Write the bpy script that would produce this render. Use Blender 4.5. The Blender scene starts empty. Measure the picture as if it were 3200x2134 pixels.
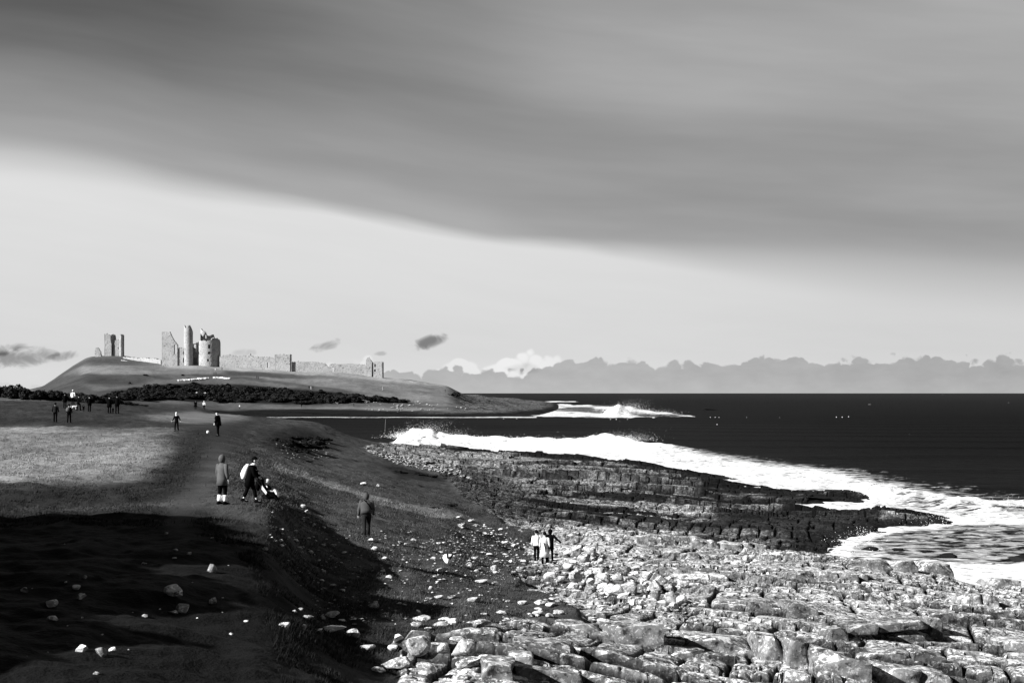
import bpy, math, random
import numpy as np
from mathutils import Vector, Matrix
R = math.radians
F = 4444.0; HZ = 1228.0; H = 11.0          # focal length in photo pixels, horizon row, eye height above the sea
scene = bpy.context.scene
COL = scene.collection
rng = np.random.default_rng(7)
random.seed(5)

# ------------------------------------------------------------------ helpers
def link(o, parent=None):
    COL.objects.link(o)
    if parent is not None:
        o.parent = parent
    return o
def tag(o, label=None, cat=None, group=None, kind=None):
    if label: o['label'] = label
    if cat: o['category'] = cat
    if group: o['group'] = group
    if kind: o['kind'] = kind
    return o
def thing(name, label, cat, loc=(0, 0, 0), rz=0.0, group=None, scale=1.0):
    o = bpy.data.objects.new(name, None)
    o.location = loc; o.rotation_euler = (0, 0, rz); o.scale = (scale,) * 3
    o.empty_display_size = 0.2
    link(o); return tag(o, label, cat, group)
def mesh_np(name, V, Fq, mat, parent=None, smooth=True):
    """V: n x 3 floats; Fq: list of arrays of faces (m x k)."""
    me = bpy.data.meshes.new(name)
    V = np.asarray(V, dtype=np.float32)
    if not isinstance(Fq, list): Fq = [Fq]
    Fq = [np.asarray(f, dtype=np.int32) for f in Fq if len(f)]
    loops = np.concatenate([f.ravel() for f in Fq]) if Fq else np.zeros(0, np.int32)
    tot = np.concatenate([np.full(len(f), f.shape[1], np.int32) for f in Fq]) if Fq else np.zeros(0, np.int32)
    me.vertices.add(len(V)); me.vertices.foreach_set('co', V.ravel())
    me.loops.add(len(loops)); me.loops.foreach_set('vertex_index', loops)
    me.polygons.add(len(tot))
    me.polygons.foreach_set('loop_start', np.concatenate([[0], np.cumsum(tot)[:-1]]).astype(np.int32))
    me.polygons.foreach_set('loop_total', tot)
    me.polygons.foreach_set('use_smooth', np.full(len(tot), smooth, dtype=bool))
    me.update(calc_edges=True)
    me.materials.append(mat)
    return link(bpy.data.objects.new(name, me), parent)
def set_attr(o, name, arr):
    a = o.data.attributes.new(name, 'FLOAT_COLOR', 'POINT')
    a.data.foreach_set('color', np.asarray(arr, dtype=np.float32).ravel())
def grid_faces(nr, nc, keep=None):
    i = np.arange(nr * nc).reshape(nr, nc)
    q = np.stack([i[:-1, :-1], i[:-1, 1:], i[1:, 1:], i[1:, :-1]], -1).reshape(-1, 4)
    return q if keep is None else q[keep.ravel()]

def _hash(ix, iy, s):
    ix = (np.asarray(ix).astype(np.int64) & 0xffffffff).astype(np.uint64)
    iy = (np.asarray(iy).astype(np.int64) & 0xffffffff).astype(np.uint64)
    h = (ix * np.uint64(374761393) + iy * np.uint64(668265263) + np.uint64(s * 974711 + 12345)) & np.uint64(0xffffffff)
    h = ((h ^ (h >> np.uint64(13))) * np.uint64(1274126177)) & np.uint64(0xffffffff)
    h = ((h ^ (h >> np.uint64(16))) * np.uint64(2246822519)) & np.uint64(0xffffffff)
    h = h ^ (h >> np.uint64(15))
    return (h & np.uint64(0xffffff)).astype(np.float64) / float(0xffffff)
def vnoise(x, y, s=0):
    ix = np.floor(x); iy = np.floor(y); fx = x - ix; fy = y - iy
    fx = fx * fx * (3 - 2 * fx); fy = fy * fy * (3 - 2 * fy)
    ix = ix.astype(np.int64); iy = iy.astype(np.int64)
    a = _hash(ix, iy, s); b = _hash(ix + 1, iy, s); c = _hash(ix, iy + 1, s); d = _hash(ix + 1, iy + 1, s)
    return (a * (1 - fx) + b * fx) * (1 - fy) + (c * (1 - fx) + d * fx) * fy
def fbm(x, y, s=0, o=4, g=0.5):
    t = 0; a = 1.0; n = 0
    for k in range(o):
        t = t + a * vnoise(x * 2 ** k + 17.3 * k, y * 2 ** k - 9.1 * k, s + k); n += a; a *= g
    return t / n                                     # 0..1
def voronoi(x, y, s=0, jit=0.8):
    ix = np.floor(x).astype(np.int64); iy = np.floor(y).astype(np.int64)
    f1 = np.full(x.shape, 9.0); f2 = np.full(x.shape, 9.0)
    cx = np.zeros(x.shape); cy = np.zeros(x.shape); cid = np.zeros(x.shape)
    for dx in (-1, 0, 1):
        for dy in (-1, 0, 1):
            jx = ix + dx; jy = iy + dy
            px = jx + .5 + jit * (_hash(jx, jy, s) - .5); py = jy + .5 + jit * (_hash(jx, jy, s + 1) - .5)
            d = np.maximum(np.abs(px - x), np.abs(py - y)) * .6 + np.hypot(px - x, py - y) * .4
            nearer = d < f1
            f2 = np.where(nearer, f1, np.minimum(f2, d))
            cx = np.where(nearer, px, cx); cy = np.where(nearer, py, cy)
            cid = np.where(nearer, _hash(jx, jy, s + 2), cid)
            f1 = np.where(nearer, d, f1)
    return f1, f2, cx, cy, cid
def sstep(a, b, x):
    t = np.clip((x - a) / (b - a), 0, 1); return t * t * (3 - 2 * t)
def inpoly(px, py, poly):
    r = np.zeros(px.shape, bool); n = len(poly)
    for i in range(n):
        x1, y1 = poly[i]; x2, y2 = poly[(i + 1) % n]
        if y1 == y2: continue
        c = ((y1 > py) != (y2 > py)) & (px < (x2 - x1) * (py - y1) / (y2 - y1) + x1)
        r ^= c
    return r
def polydist(px, py, pts):
    d = np.full(px.shape, 1e9)
    for (x1, y1), (x2, y2) in zip(pts[:-1], pts[1:]):
        vx, vy = x2 - x1, y2 - y1
        t = np.clip(((px - x1) * vx + (py - y1) * vy) / (vx * vx + vy * vy), 0, 1)
        d = np.minimum(d, np.hypot(px - x1 - t * vx, py - y1 - t * vy))
    return d
def interp(x, pts):
    return np.interp(x, [p[0] for p in pts], [p[1] for p in pts])

# ------------------------------------------------------------------ node shorthand
class G:
    def __init__(s, tree): s.t = tree
    def n(s, typ, **kw):
        nd = s.t.nodes.new(typ)
        for k, v in kw.items(): setattr(nd, k, v)
        return nd
    def put(s, sock, v):
        if isinstance(v, bpy.types.NodeSocket): s.t.links.new(v, sock)
        else: sock.default_value = v
    def m(s, op, a, b=None, c=None, clamp=False):
        nd = s.n('ShaderNodeMath', operation=op, use_clamp=clamp)
        s.put(nd.inputs[0], a)
        if b is not None: s.put(nd.inputs[1], b)
        if c is not None: s.put(nd.inputs[2], c)
        return nd.outputs[0]
    def add(s, a, b): return s.m('ADD', a, b)
    def sub(s, a, b): return s.m('SUBTRACT', a, b)
    def mul(s, a, b): return s.m('MULTIPLY', a, b)
    def div(s, a, b): return s.m('DIVIDE', a, b)
    def ss(s, a, b, x, lo=0.0, hi=1.0):
        nd = s.n('ShaderNodeMapRange', interpolation_type='SMOOTHSTEP')
        for k, v in ((0, x), (1, a), (2, b), (3, lo), (4, hi)): s.put(nd.inputs[k], v)
        return nd.outputs[0]
    def mix(s, f, a, b):
        nd = s.n('ShaderNodeMix', data_type='FLOAT')
        s.put(nd.inputs[0], f); s.put(nd.inputs[2], a); s.put(nd.inputs[3], b)
        return nd.outputs[0]
    def noise(s, vec, scale, detail=4, rough=.5, dist=0.0, dim='3D'):
        nd = s.n('ShaderNodeTexNoise', noise_dimensions=dim); s.put(nd.inputs['Vector'], vec)
        nd.inputs['Scale'].default_value = scale; nd.inputs['Detail'].default_value = detail
        nd.inputs['Roughness'].default_value = rough; nd.inputs['Distortion'].default_value = dist
        return nd.outputs[0]
    def vor(s, vec, scale, feature='F1', dim='3D'):
        nd = s.n('ShaderNodeTexVoronoi', feature=feature, voronoi_dimensions=dim); s.put(nd.inputs['Vector'], vec)
        nd.inputs['Scale'].default_value = scale
        return nd.outputs[0]
    def xyz(s, x, y, z):
        nd = s.n('ShaderNodeCombineXYZ')
        for i, v in enumerate((x, y, z)): s.put(nd.inputs[i], v)
        return nd.outputs[0]
    def sep(s, v):
        nd = s.n('ShaderNodeSeparateXYZ'); s.put(nd.inputs[0], v); return nd.outputs
def new_mat(name):
    m = bpy.data.materials.new(name); m.use_nodes = True
    g = G(m.node_tree); b = m.node_tree.nodes['Principled BSDF']
    b.inputs['Specular IOR Level'].default_value = .15; b.inputs['Roughness'].default_value = .85
    return m, g, b
def grey(g, b, v):
    g.put(b.inputs['Base Color'], g.xyz(v, v, v) if isinstance(v, bpy.types.NodeSocket) else (v, v, v, 1))
def bump(g, b, h, strength, dist):
    nd = g.n('ShaderNodeBump'); nd.inputs['Strength'].default_value = strength; nd.inputs['Distance'].default_value = dist
    g.put(nd.inputs['Height'], h); g.put(b.inputs['Normal'], nd.outputs[0])
def objco(g): return g.n('ShaderNodeTexCoord').outputs['Object']

def plain(name, v, var=.25, scale=14, rough=.8, spec=.15):
    m, g, b = new_mat(name)
    nz = g.noise(objco(g), scale, 4, .6)
    grey(g, b, g.mul(v, g.add(1 - var, g.mul(nz, 2 * var))))
    b.inputs['Roughness'].default_value = rough; b.inputs['Specular IOR Level'].default_value = spec
    bump(g, b, nz, .3, .01)
    return m
def rock_colour(g, co, tone, k=1.0):
    """bare stone with mottling, pale lichen spots and dark stains; k scales the pattern"""
    n1 = g.noise(co, .8 * k, 4, .6); n2 = g.noise(co, 4.2 * k, 5, .68, .3); n3 = g.noise(co, 13 * k, 3, .6)
    up = g.ss(.50, .88, g.sep(g.n('ShaderNodeNewGeometry').outputs['Normal'])[2])   # lichen likes the tops
    c = g.mul(tone, g.add(.0, g.add(g.mul(n1, .75), g.mul(n2, .65))))
    li = g.mul(g.ss(.50, .58, n2), g.mul(g.ss(.30, .52, n1), g.add(.12, g.mul(up, .88))))
    c = g.mix(g.mul(g.mul(up, g.ss(.40, .55, n1)), .5), c, g.mul(tone, 1.5))
    c = g.mix(g.mul(li, .85), c, g.add(.08, g.mul(tone, 2.5)))
    sp = g.mul(g.ss(.56, .62, n3), g.add(.3, g.mul(up, .7)))
    c = g.mix(g.mul(sp, .8), c, g.add(.10, g.mul(tone, 2.6)))
    dk = g.ss(.44, .36, n2)
    c = g.mul(c, g.sub(1, g.mul(dk, .6)))
    c = g.m('MINIMUM', g.mul(g.m('POWER', g.div(c, .34), 1.5), .34), .82)     # weathered dark, crusted white
    return c, g.add(n2, g.mul(n3, .5))

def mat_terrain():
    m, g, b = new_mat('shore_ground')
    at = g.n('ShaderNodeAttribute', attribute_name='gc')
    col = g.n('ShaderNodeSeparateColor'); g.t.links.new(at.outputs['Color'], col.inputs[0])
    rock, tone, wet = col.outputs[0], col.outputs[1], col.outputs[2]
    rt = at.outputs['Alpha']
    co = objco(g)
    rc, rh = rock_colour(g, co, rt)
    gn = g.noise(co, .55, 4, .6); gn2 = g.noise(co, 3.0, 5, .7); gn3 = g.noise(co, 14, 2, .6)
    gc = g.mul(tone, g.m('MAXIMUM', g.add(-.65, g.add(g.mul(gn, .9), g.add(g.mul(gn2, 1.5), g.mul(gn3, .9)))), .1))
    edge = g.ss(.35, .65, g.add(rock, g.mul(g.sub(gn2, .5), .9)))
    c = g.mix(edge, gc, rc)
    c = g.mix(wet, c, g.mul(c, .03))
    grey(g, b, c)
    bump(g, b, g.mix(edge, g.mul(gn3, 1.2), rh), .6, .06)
    return m
def mat_rock(name, tone, k=1.6):
    m, g, b = new_mat(name)
    info = g.n('ShaderNodeObjectInfo')
    co = g.n('ShaderNodeVectorMath', operation='ADD')
    tc = g.n('ShaderNodeNewGeometry').outputs['Position']
    g.put(co.inputs[0], tc); g.put(co.inputs[1], g.xyz(g.mul(info.outputs['Random'], 37), 0, 0))
    t = g.mul(tone, g.add(.7, g.mul(info.outputs['Random'], .6)))
    c, h = rock_colour(g, co.outputs[0], t, k)
    grey(g, b, c); bump(g, b, h, .7, .04)
    return m
def mat_masonry():
    m, g, b = new_mat('castle_masonry')
    co = objco(g)
    n1 = g.noise(co, .22, 5, .6); n2 = g.noise(co, 1.3, 4, .7)
    st = g.n('ShaderNodeTexBrick'); g.put(st.inputs['Vector'], co)
    c = g.mul(.36, g.add(.25, g.add(g.mul(n1, .8), g.mul(n2, .6))))
    c = g.mul(c, g.sub(1, g.mul(g.ss(.46, .34, n2), .55)))
    grey(g, b, c); bump(g, b, n2, .5, .05)
    return m
def mat_leaf(name, v):
    m, g, b = new_mat(name)
    n = g.noise(objco(g), 1.5, 4, .6)
    grey(g, b, g.mul(v, g.add(.4, g.mul(n, 1.2))))
    return m
def mat_blades():
    m, g, b = new_mat('grass_blades')
    at = g.n('ShaderNodeAttribute', attribute_name='tn'); g.t.links.new(at.outputs['Color'], b.inputs['Base Color'])
    return m
def mat_sea():
    m, g, b = new_mat('sea_water')
    at = g.n('ShaderNodeAttribute', attribute_name='fo')
    col = g.n('ShaderNodeSeparateColor'); g.t.links.new(at.outputs['Color'], col.inputs[0])
    d = col.outputs[0]
    co = objco(g)
    mp = g.n('ShaderNodeMapping'); mp.inputs['Scale'].default_value = (.55, .8, .8); mp.inputs['Rotation'].default_value = (0, 0, R(-12))
    g.put(mp.inputs[0], co)
    n = g.noise(mp.outputs[0], .9, 8, .66, .5)
    n = g.ss(.28, .72, n)
    f = g.ss(.90, 1.20, g.add(n, d))
    f = g.m('MULTIPLY', f, g.ss(.02, .1, d))
    big = g.noise(co, .012, 3, .5); sm = g.noise(mp.outputs[0], .5, 5, .6)
    water = g.mul(col.outputs[1], g.m('MAXIMUM', g.add(-.5, g.add(g.mul(big, 1.5), g.mul(sm, 1.5))), .1))
    mid = g.mul(g.ss(.72, 1.0, g.add(n, g.mul(d, .9))), .16)
    mid = g.mul(mid, g.ss(.15, .5, d))
    fs = g.noise(mp.outputs[0], 2.2, 4, .6)
    c = g.mix(f, g.add(water, mid), g.add(.36, g.mul(g.ss(.34, .66, g.add(fs, g.mul(g.sub(d, .8), .45))), .60)))
    grey(g, b, c)
    g.put(b.inputs['Roughness'], .55)
    b.inputs['Specular IOR Level'].default_value = .012
    bump(g, b, g.noise(mp.outputs[0], .9, 5, .6), .5, .5)
    return m
M = dict(
    terrain=mat_terrain(), rock=mat_rock('lichen_stone', .40, 1.1), dimrock=mat_rock('grey_stone', .32, 1.0), black_rock=plain('weed_covered_rock', .008, .5, 3),
    ledge=mat_rock('limestone_ledge', .25, .8),
    masonry=mat_masonry(), gorse=mat_leaf('gorse_leaves', .012), far_gorse=mat_leaf('scrub_leaves', .012), grass=mat_blades(), sea=mat_sea(),
    foam=plain('sea_spray', .92, .05), white=plain('white_cloth', .85, .08), pale=plain('pale_cloth', .62, .15),
    black=plain('black_cloth', .004, .4, spec=0.0), grey=plain('grey_cloth', .085, .3), dim=plain('charcoal_cloth', .016, .4, spec=.02), hood=plain('dull_hoodie_cloth', .062, .25),
    skin=plain('skin', .42, .1), lightskin=plain('fair_skin', .6, .08), hair=plain('dark_hair', .006, .4, spec=.02), fair=plain('fair_hair', .75, .1), wool=plain('sheep_wool', .85, .1),
    metal=plain('dark_metal', .01, .3, rough=.4), pole=plain('pale_pole', .5, .1), rubber=plain('black_rubber', .006, .3),
)
# ------------------------------------------------------------------ terrain heights
def far(c, zc, z0=8.5, back=180):
    y0 = 690.0
    return [(y0, z0), (y0 + .35 * (c - y0), z0 + .3 * (zc - z0)), (y0 + .7 * (c - y0), z0 + .68 * (zc - z0)), (c, zc), (c + 25, zc - .5), (c + 80, zc * .75), (c + back, -3.), (2200, -5)]
PROF = {
 -900: [(1, 9.4), (20, 7.6), (40, 7.5), (62, 7.6), (92, 8), (130, 9), (215, 11), (240, 10.8), (300, 9), (600, 8)] + far(830, 10),
 -250: [(1, 9.4), (20, 7.3), (40, 7.2), (62, 7.3), (92, 7.6), (130, 8.6), (215, 10.7), (240, 10.6), (300, 9), (600, 8)] + far(830, 10),
 0: [(1, 9.35), (12, 7.3), (20, 7), (30, 6.95), (40, 7.05), (62, 7.2), (92, 7.44), (130, 8.3), (215, 10.4), (240, 10.3), (300, 8.5), (600, 7.5)] + far(830, 10.5, 8),
 136: [(1, 9.35), (12, 7.3), (20, 6.95), (30, 6.9), (40, 7.05), (62, 7.2), (92, 7.5), (130, 8.3), (215, 10.05), (240, 9.9), (300, 8.3), (600, 7.3)] + far(830, 14.8, 8),
 211: [(1, 9.35), (12, 7.25), (20, 6.9), (30, 6.88), (40, 7.05), (62, 7.2), (92, 7.55), (130, 8.25), (215, 9.9), (240, 9.8), (300, 8), (600, 7)] + far(830, 24.3),
 272: [(1, 9.3), (12, 7.2), (20, 6.86), (30, 6.85), (40, 7.05), (62, 7.2), (92, 7.6), (130, 8.2), (215, 9.7), (240, 9.6), (300, 8), (600, 7)] + far(830, 31.9, 9),
 330: [(1, 9.3), (12, 7.2), (21, 6.8), (30, 6.8), (40, 7.05), (62, 7.25), (92, 7.6), (130, 8.2), (215, 9.55), (240, 9.4), (300, 8), (600, 7)] + far(830, 33, 9),
 400: [(1, 9.3), (12, 7.1), (21, 6.75), (30, 6.75), (40, 7.05), (62, 7.3), (92, 7.65), (130, 8.15), (225, 9.25), (250, 9), (320, 7.8), (600, 7)] + far(830, 33, 9),
 500: [(1, 9.3), (12, 7), (21.5, 6.62), (30, 6.65), (40, 7.03), (62, 7.3), (92, 7.7), (130, 8.1), (200, 8.5), (290, 7.9), (450, 7), (640, 6.6)] + far(815, 28.6),
 600: [(1, 9.25), (12, 6.9), (22, 6.5), (30, 6.55), (40, 7), (49, 7.16), (65, 7.35), (108, 7.8), (170, 8.1), (216, 8), (290, 7.75), (400, 7), (500, 6.5), (650, 6)] + far(800, 26.8, 7.5),
 700: [(1, 9.2), (12, 6.85), (22.5, 6.4), (30, 6.4), (41, 6.95), (49, 7.18), (65, 7.35), (108, 7.7), (160, 7.9), (216, 7.9), (300, 5.5), (500, 2.5), (640, 1.4)] + far(800, 26.3, 5),
 800: [(1, 9.15), (12, 6.8), (22.7, 6.35), (31, 6.25), (41, 6.8), (48.5, 7.18), (54, 7), (65, 6.9), (90, 6.9), (130, 7), (170, 7.3), (216, 7.5), (260, 5), (320, 0.4), (345, -1.5), (600, -2), (650, -0.4)] + far(800, 25.2, 4.7),
 872: [(1, 9.1), (12, 6.72), (23.6, 6.2), (33, 5.95), (41, 6.5), (46.5, 7.05), (50, 7.12), (54, 6.85), (65, 6.5), (90, 6.4), (130, 6.6), (165, 6.85), (209, 7.35), (240, 6.0), (285, 2.0), (310, 0.1), (330, -2), (600, -2), (655, -0.4)] + far(800, 24.5, 4.5),
 900: [(1, 9.1), (12, 6.7), (24, 6.1), (34, 5.85), (44, 6), (50, 6.4), (58, 6.3), (75, 6.2), (100, 6.1), (130, 6.45), (160, 6.7), (205, 7.3), (230, 6.5), (275, 2.5), (300, 0), (320, -2), (600, -2), (655, -0.4)] + far(800, 24.2, 4.5),
 1000: [(1, 9.1), (12, 6.6), (26, 5.7), (38, 5.3), (48, 5.35), (58, 5.62), (66, 5.6), (75, 5.5), (90, 5.4), (120, 5.28), (150, 5.2), (190, 5.9), (222, 6.7), (245, 4.5), (275, 1.2), (295, -1), (320, -2), (600, -2), (655, -0.4)] + far(800, 22.9, 4.5),
 1100: [(1, 9), (12, 6.5), (28.4, 5.2), (40, 5), (50, 5.1), (59, 5.3), (70, 5.2), (90, 5.05), (120, 4.7), (160, 4.5), (205, 4.2), (250, 3.5), (270, 1.5), (290, -0.6), (320, -2), (600, -2), (650, -0.4)] + far(800, 21.9, 4.5),
 1200: [(1, 8.9), (12, 6.4), (29.5, 5), (41, 4.8), (52, 4.8), (58, 4.95), (66, 4.95), (85, 4.75), (120, 4.2), (170, 3.5), (230, 2.4), (262, 1.6), (278, 0.7), (292, -0.4), (330, -2), (600, -2), (650, -0.4)] + far(800, 19.7, 4.5),
 1300: [(1, 8.85), (12, 6.35), (30, 4.88), (42, 4.65), (58, 4.55), (70, 4.4), (90, 4.1), (128, 3.4), (180, 2.6), (235, 1.8), (270, 0.9), (288, -0.2), (330, -2), (600, -2), (650, -0.4)] + far(800, 17.5, 3.5),
 1400: [(1, 8.8), (12, 6.3), (30.5, 4.78), (43, 4.5), (58, 4.25), (75, 4), (95, 3.5), (135, 2.74), (190, 1.93), (240, 1.2), (275, 0.5), (288, -0.4), (330, -2.5), (600, -2), (645, -0.4)] + far(800, 15, 3),
 1450: [(1, 8.8), (29, 5.05), (42, 4.6), (61, 3.8), (75, 3.6), (95, 3.1), (137, 2.6), (195, 1.8), (240, 1.1), (272, .4), (286, -.4), (330, -2.5), (600, -2), (645, -.4), (690, 2.3), (740, 4.5), (800, 10.2), (900, 9.5), (1100, 4), (1300, -3), (2200, -5)],
 1500: [(1, 8.7), (29.5, 5.0), (43, 4.5), (63, 3.5), (78, 3.3), (96, 2.9), (140, 2.3), (200, 1.6), (240, 1.0), (270, .3), (284, -.5), (330, -2.5), (600, -2), (645, -.4), (700, 2.0), (760, 4.0), (840, 9.2), (950, 9), (1200, 4), (1400, -2), (2200, -5)],
 1600: [(1, 8.6), (30, 4.88), (44, 4.35), (68, 3.0), (75, 2.27), (84, 2.75), (96, 2.5), (125, 1.9), (150, 1.7), (215, 1.2), (250, .6), (270, -.4), (330, -3), (600, -2), (650, -.4), (700, 1.0), (800, 2.6), (950, 7.2), (1100, 6.4), (1400, 3.5), (1600, -1), (2200, -5)],
 1700: [(1, 8.5), (31, 4.7), (45, 4.2), (70, 2.8), (75, 2.2), (87, 2.45), (99, 1.9), (104, 1.9), (125, 1.75), (155, 1.6), (215, 1.2), (245, .6), (262, -.4), (330, -3), (620, -2.5), (700, -.3), (800, .6), (1000, 3.2), (1300, 3.4), (1500, 2.6), (1700, -1), (2200, -5)],
 1800: [(1, 8.4), (32, 4.5), (46, 4.05), (72, 2.54), (92, 2.25), (96, 1.5), (101, 1.3), (104, 1.75), (112, 1.7), (155, 1.5), (210, 1.1), (240, .5), (252, -.5), (330, -3), (640, -3), (2200, -5)],
 2000: [(1, 8.2), (34, 4.1), (48, 3.7), (73, 2.4), (90, 2.2), (92, 1.3), (98, .8), (105, 1.0), (108, 1.45), (118, 1.35), (160, 1.2), (205, .7), (222, .2), (232, -.6), (330, -3), (2200, -5)],
 2200: [(1, 8), (36, 3.66), (50, 3.4), (74, 2.3), (86.5, 2.1), (88, 1.0), (94, .5), (102, .5), (106, 1.15), (118, 1.05), (150, .85), (180, .5), (198, -.1), (206, -.8), (330, -3), (2200, -5)],
 2500: [(1, 7.5), (38, 3.25), (53, 3.0), (74, 2.1), (82, 1.9), (83.5, .7), (90, .25), (98, .2), (105, .75), (114, .8), (122, .6), (130, .5), (132.5, -.4), (139, -.4), (141.5, .5), (150, .55), (160, .2), (166, -.5), (330, -4), (2200, -5)],
 2680: [(1, 7.3), (39, 3.0), (55, 2.7), (72, 2.0), (81, 1.65), (83, .1), (90, -.3), (108, -.3), (113, .7), (124, .75), (128, -.4), (140, -.4), (144, .5), (150, .5), (154, .4), (158, -.5), (330, -4), (2200, -5)],
 2780: [(1, 7), (40, 2.85), (56, 2.5), (70, 1.9), (80, 1.5), (82.5, -.2), (95, -.5), (115, -.5), (118, .5), (123, .7), (129, .5), (134, -.4), (160, -1), (330, -4), (2200, -5)],
 2960: [(1, 7), (41, 2.65), (57, 2.35), (69, 1.7), (77, 1.2), (79, -.3), (95, -.6), (116, -.5), (120, .25), (124, .3), (128, -.4), (330, -4), (2200, -5)],
 3020: [(1, 7), (41, 2.6), (58, 2.3), (67, 1.6), (74, .9), (76.5, -.3), (95, -.6), (124, -.5), (330, -4), (2200, -5)],
 3200: [(1, 7), (42, 2.44), (58, 2.2), (67, 1.5), (73, .9), (75.5, -.35), (95, -.6), (330, -4), (2200, -5)],
 3500: [(1, 7), (43, 2.3), (58, 2.0), (66, 1.4), (70, .9), (74, -.5), (330, -4), (2200, -5)],
 6000: [(1, 5), (40, 2), (50, 1.5), (60, -1), (330, -4), (2200, -5)],
}
def gauss1(a, sig, axis):
    if sig <= 0: return a
    r = int(3 * sig) + 1; k = np.exp(-.5 * (np.arange(-r, r + 1) / sig) ** 2); k /= k.sum()
    p = [(0, 0)] * a.ndim; p[axis] = (r, r)
    b = np.pad(a, p, mode='edge'); out = np.zeros_like(a)
    n = a.shape[axis]
    for i, w in enumerate(k):
        sl = [slice(None)] * a.ndim; sl[axis] = slice(i, i + n); out += w * b[tuple(sl)]
    return out
PXC = np.concatenate([-260 - np.geomspace(12, 16000, 70)[::-1], np.arange(-260, 3461, 3.4), 3460 + np.geomspace(12, 16000, 50)])
YR = np.concatenate([np.geomspace(1.0, 18.4, 60), np.exp(np.arange(math.log(18.5), math.log(88), .0031)), np.exp(np.arange(math.log(88.2), math.log(320), .0044)), np.geomspace(321, 630, 60), np.arange(632, 905, 1.5), np.geomspace(910, 1800, 60)])
keys = sorted(PROF)
prof = np.stack([np.interp(np.log(YR), np.log([p[0] for p in PROF[k]]), [p[1] for p in PROF[k]]) for k in keys])   # col x row
Z = np.empty((len(YR), len(PXC)))
for r in range(len(YR)):
    Z[r] = np.interp(PXC, keys, prof[:, r])
vis = (PXC > -270) & (PXC < 3470)
Z = np.where(vis[None, :], np.where((YR < 330)[:, None], gauss1(gauss1(Z, 9, 1), 3, 0), gauss1(gauss1(Z, 4, 1), 2, 0)), Z)
U = (PXC - 1600) / F
X = U[None, :] * YR[:, None]; Y = np.repeat(YR[:, None], len(PXC), 1)
PXG = np.repeat(PXC[None, :], len(YR), 0)
# added unseen ridge at the left, shaped to shade the near turf
KN_ = [(-16, 6, 5.5, 5, 8.5), (-20, 17, 6, 7, 9.5), (-25, 29, 6, 7, 8.5), (-31, 39, 7, 6, 6.0), (-22, 4, 8, 8, 9)]
Zk = np.zeros_like(Z)
SHADE_RIDGE = [(-14, 0, 1.8), (-14.5, 6, 2.6), (-17, 16, 4.6), (-21, 24, 7.1), (-24, 31, 8.8), (-25, 37, 7.4), (-26, 42, 2.5)]
for (ax, ay, ah), (bx, by, bh) in zip(SHADE_RIDGE[:-1], SHADE_RIDGE[1:]):
    t_ = np.clip(((X - ax) * (bx - ax) + (Y - ay) * (by - ay)) / ((bx - ax) ** 2 + (by - ay) ** 2), 0, 1)
    d_ = np.hypot(X - ax - t_ * (bx - ax), Y - ay - t_ * (by - ay))
    Zk = np.maximum(Zk, (ah + (bh - ah) * t_) * np.exp(-(d_ / 4.2) ** 2.6))
Z += Zk * (.66 + .66 * fbm(X * .33, Y * .33, 71, 5, .6))
PY = HZ - F * (Z - H) / Y                                   # photo row where each ground point shows
# ---- ground cover, as areas of real ground
wx = PXG + 60 * (fbm(X * .5, Y * .5, 3, 3) - .5) * np.clip(60 / Y, .3, 1.6)
wy = PY + 30 * (fbm(X * .6 + 50, Y * .6, 4, 3) - .5) * np.clip(60 / Y, .2, 1.6)
near = Y < 330
ROCKP = [(1195, 1384), (1130, 1398), (1180, 1428), (1350, 1468), (1400, 1500), (1440, 1545), (1560, 1618), (1680, 1660), (1640, 1710), (1660, 1745), (1620, 1800), (1640, 1845), (1700, 1862), (1770, 1890), (1830, 1922), (1720, 1930), (1640, 1918), (1560, 1940), (1470, 1985), (1270, 2000), (1220, 2040), (1240, 2134), (1200, 2500), (5000, 2500), (5000, 1300), (1190, 1300)]
rock = inpoly(wx, wy, ROCKP).astype(float) * near
rock = gauss1(gauss1(rock, 2.2, 1), 2.2, 0)
farrock = (1 - near) * sstep(1330, 1520, PXG + 90 * (fbm(X * .05, Y * .02, 8, 3) - .5)) * sstep(12.2, 9.0, Z)
farrock = np.maximum(farrock, (1 - near) * sstep(2.6, 1.4, Z + 1.2 * (fbm(X * .04, Y * .04, 9, 3) - .5)))
rock = np.maximum(rock, farrock)
# ---- bedded limestone: blocks between joints, ledges facing the viewer
th = R(-14)
sX = X * math.cos(th) + Y * math.sin(th); sY = -X * math.sin(th) + Y * math.cos(th)
sel = rock > .02
rx, ry = sX[sel], sY[sel]; ymul = Y[sel]
wpx = .9 * (fbm(rx * .16, ry * .2, 41, 3) - .5) + .10 * (fbm(rx * 1.1, ry * 1.1, 43, 3) - .5)
wpy = 4.2 * (fbm(rx * .09, ry * .14, 42, 3) - .5) + .16 * (fbm(rx * .7, ry * .9, 44, 3) - .5)
one = np.zeros_like(rx)
def beds(x, y, wid, jlen, s):
    """rows of blocks along the strike: row height drops away from the viewer, joints at uneven spacing"""
    t = y / wid + .9 * vnoise(y / wid * .45, one, s)
    k = np.floor(t); fr = t - k
    jl = jlen * (.5 + 1.3 * _hash(k, one, s + 1))
    q = x / jl + 9 * _hash(k, one, s + 2); q = q + .35 * (vnoise(q * .8, k, s + 5) - .5); j = np.floor(q); fj = q - j
    h1 = _hash(k, j, s + 3); h2 = _hash(k, j, s + 4); hk = _hash(k, np.floor(x / 9 + 5 * _hash(k, one, s + 6)), s + 7)
    ed = np.minimum(np.minimum(fj, 1 - fj) * jl, fr * wid * .9)          # metres to the nearest joint (front or side)
    return fr, fj, h1, h2, hk, ed
xw, yw = rx + wpx, ry + wpy
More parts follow.
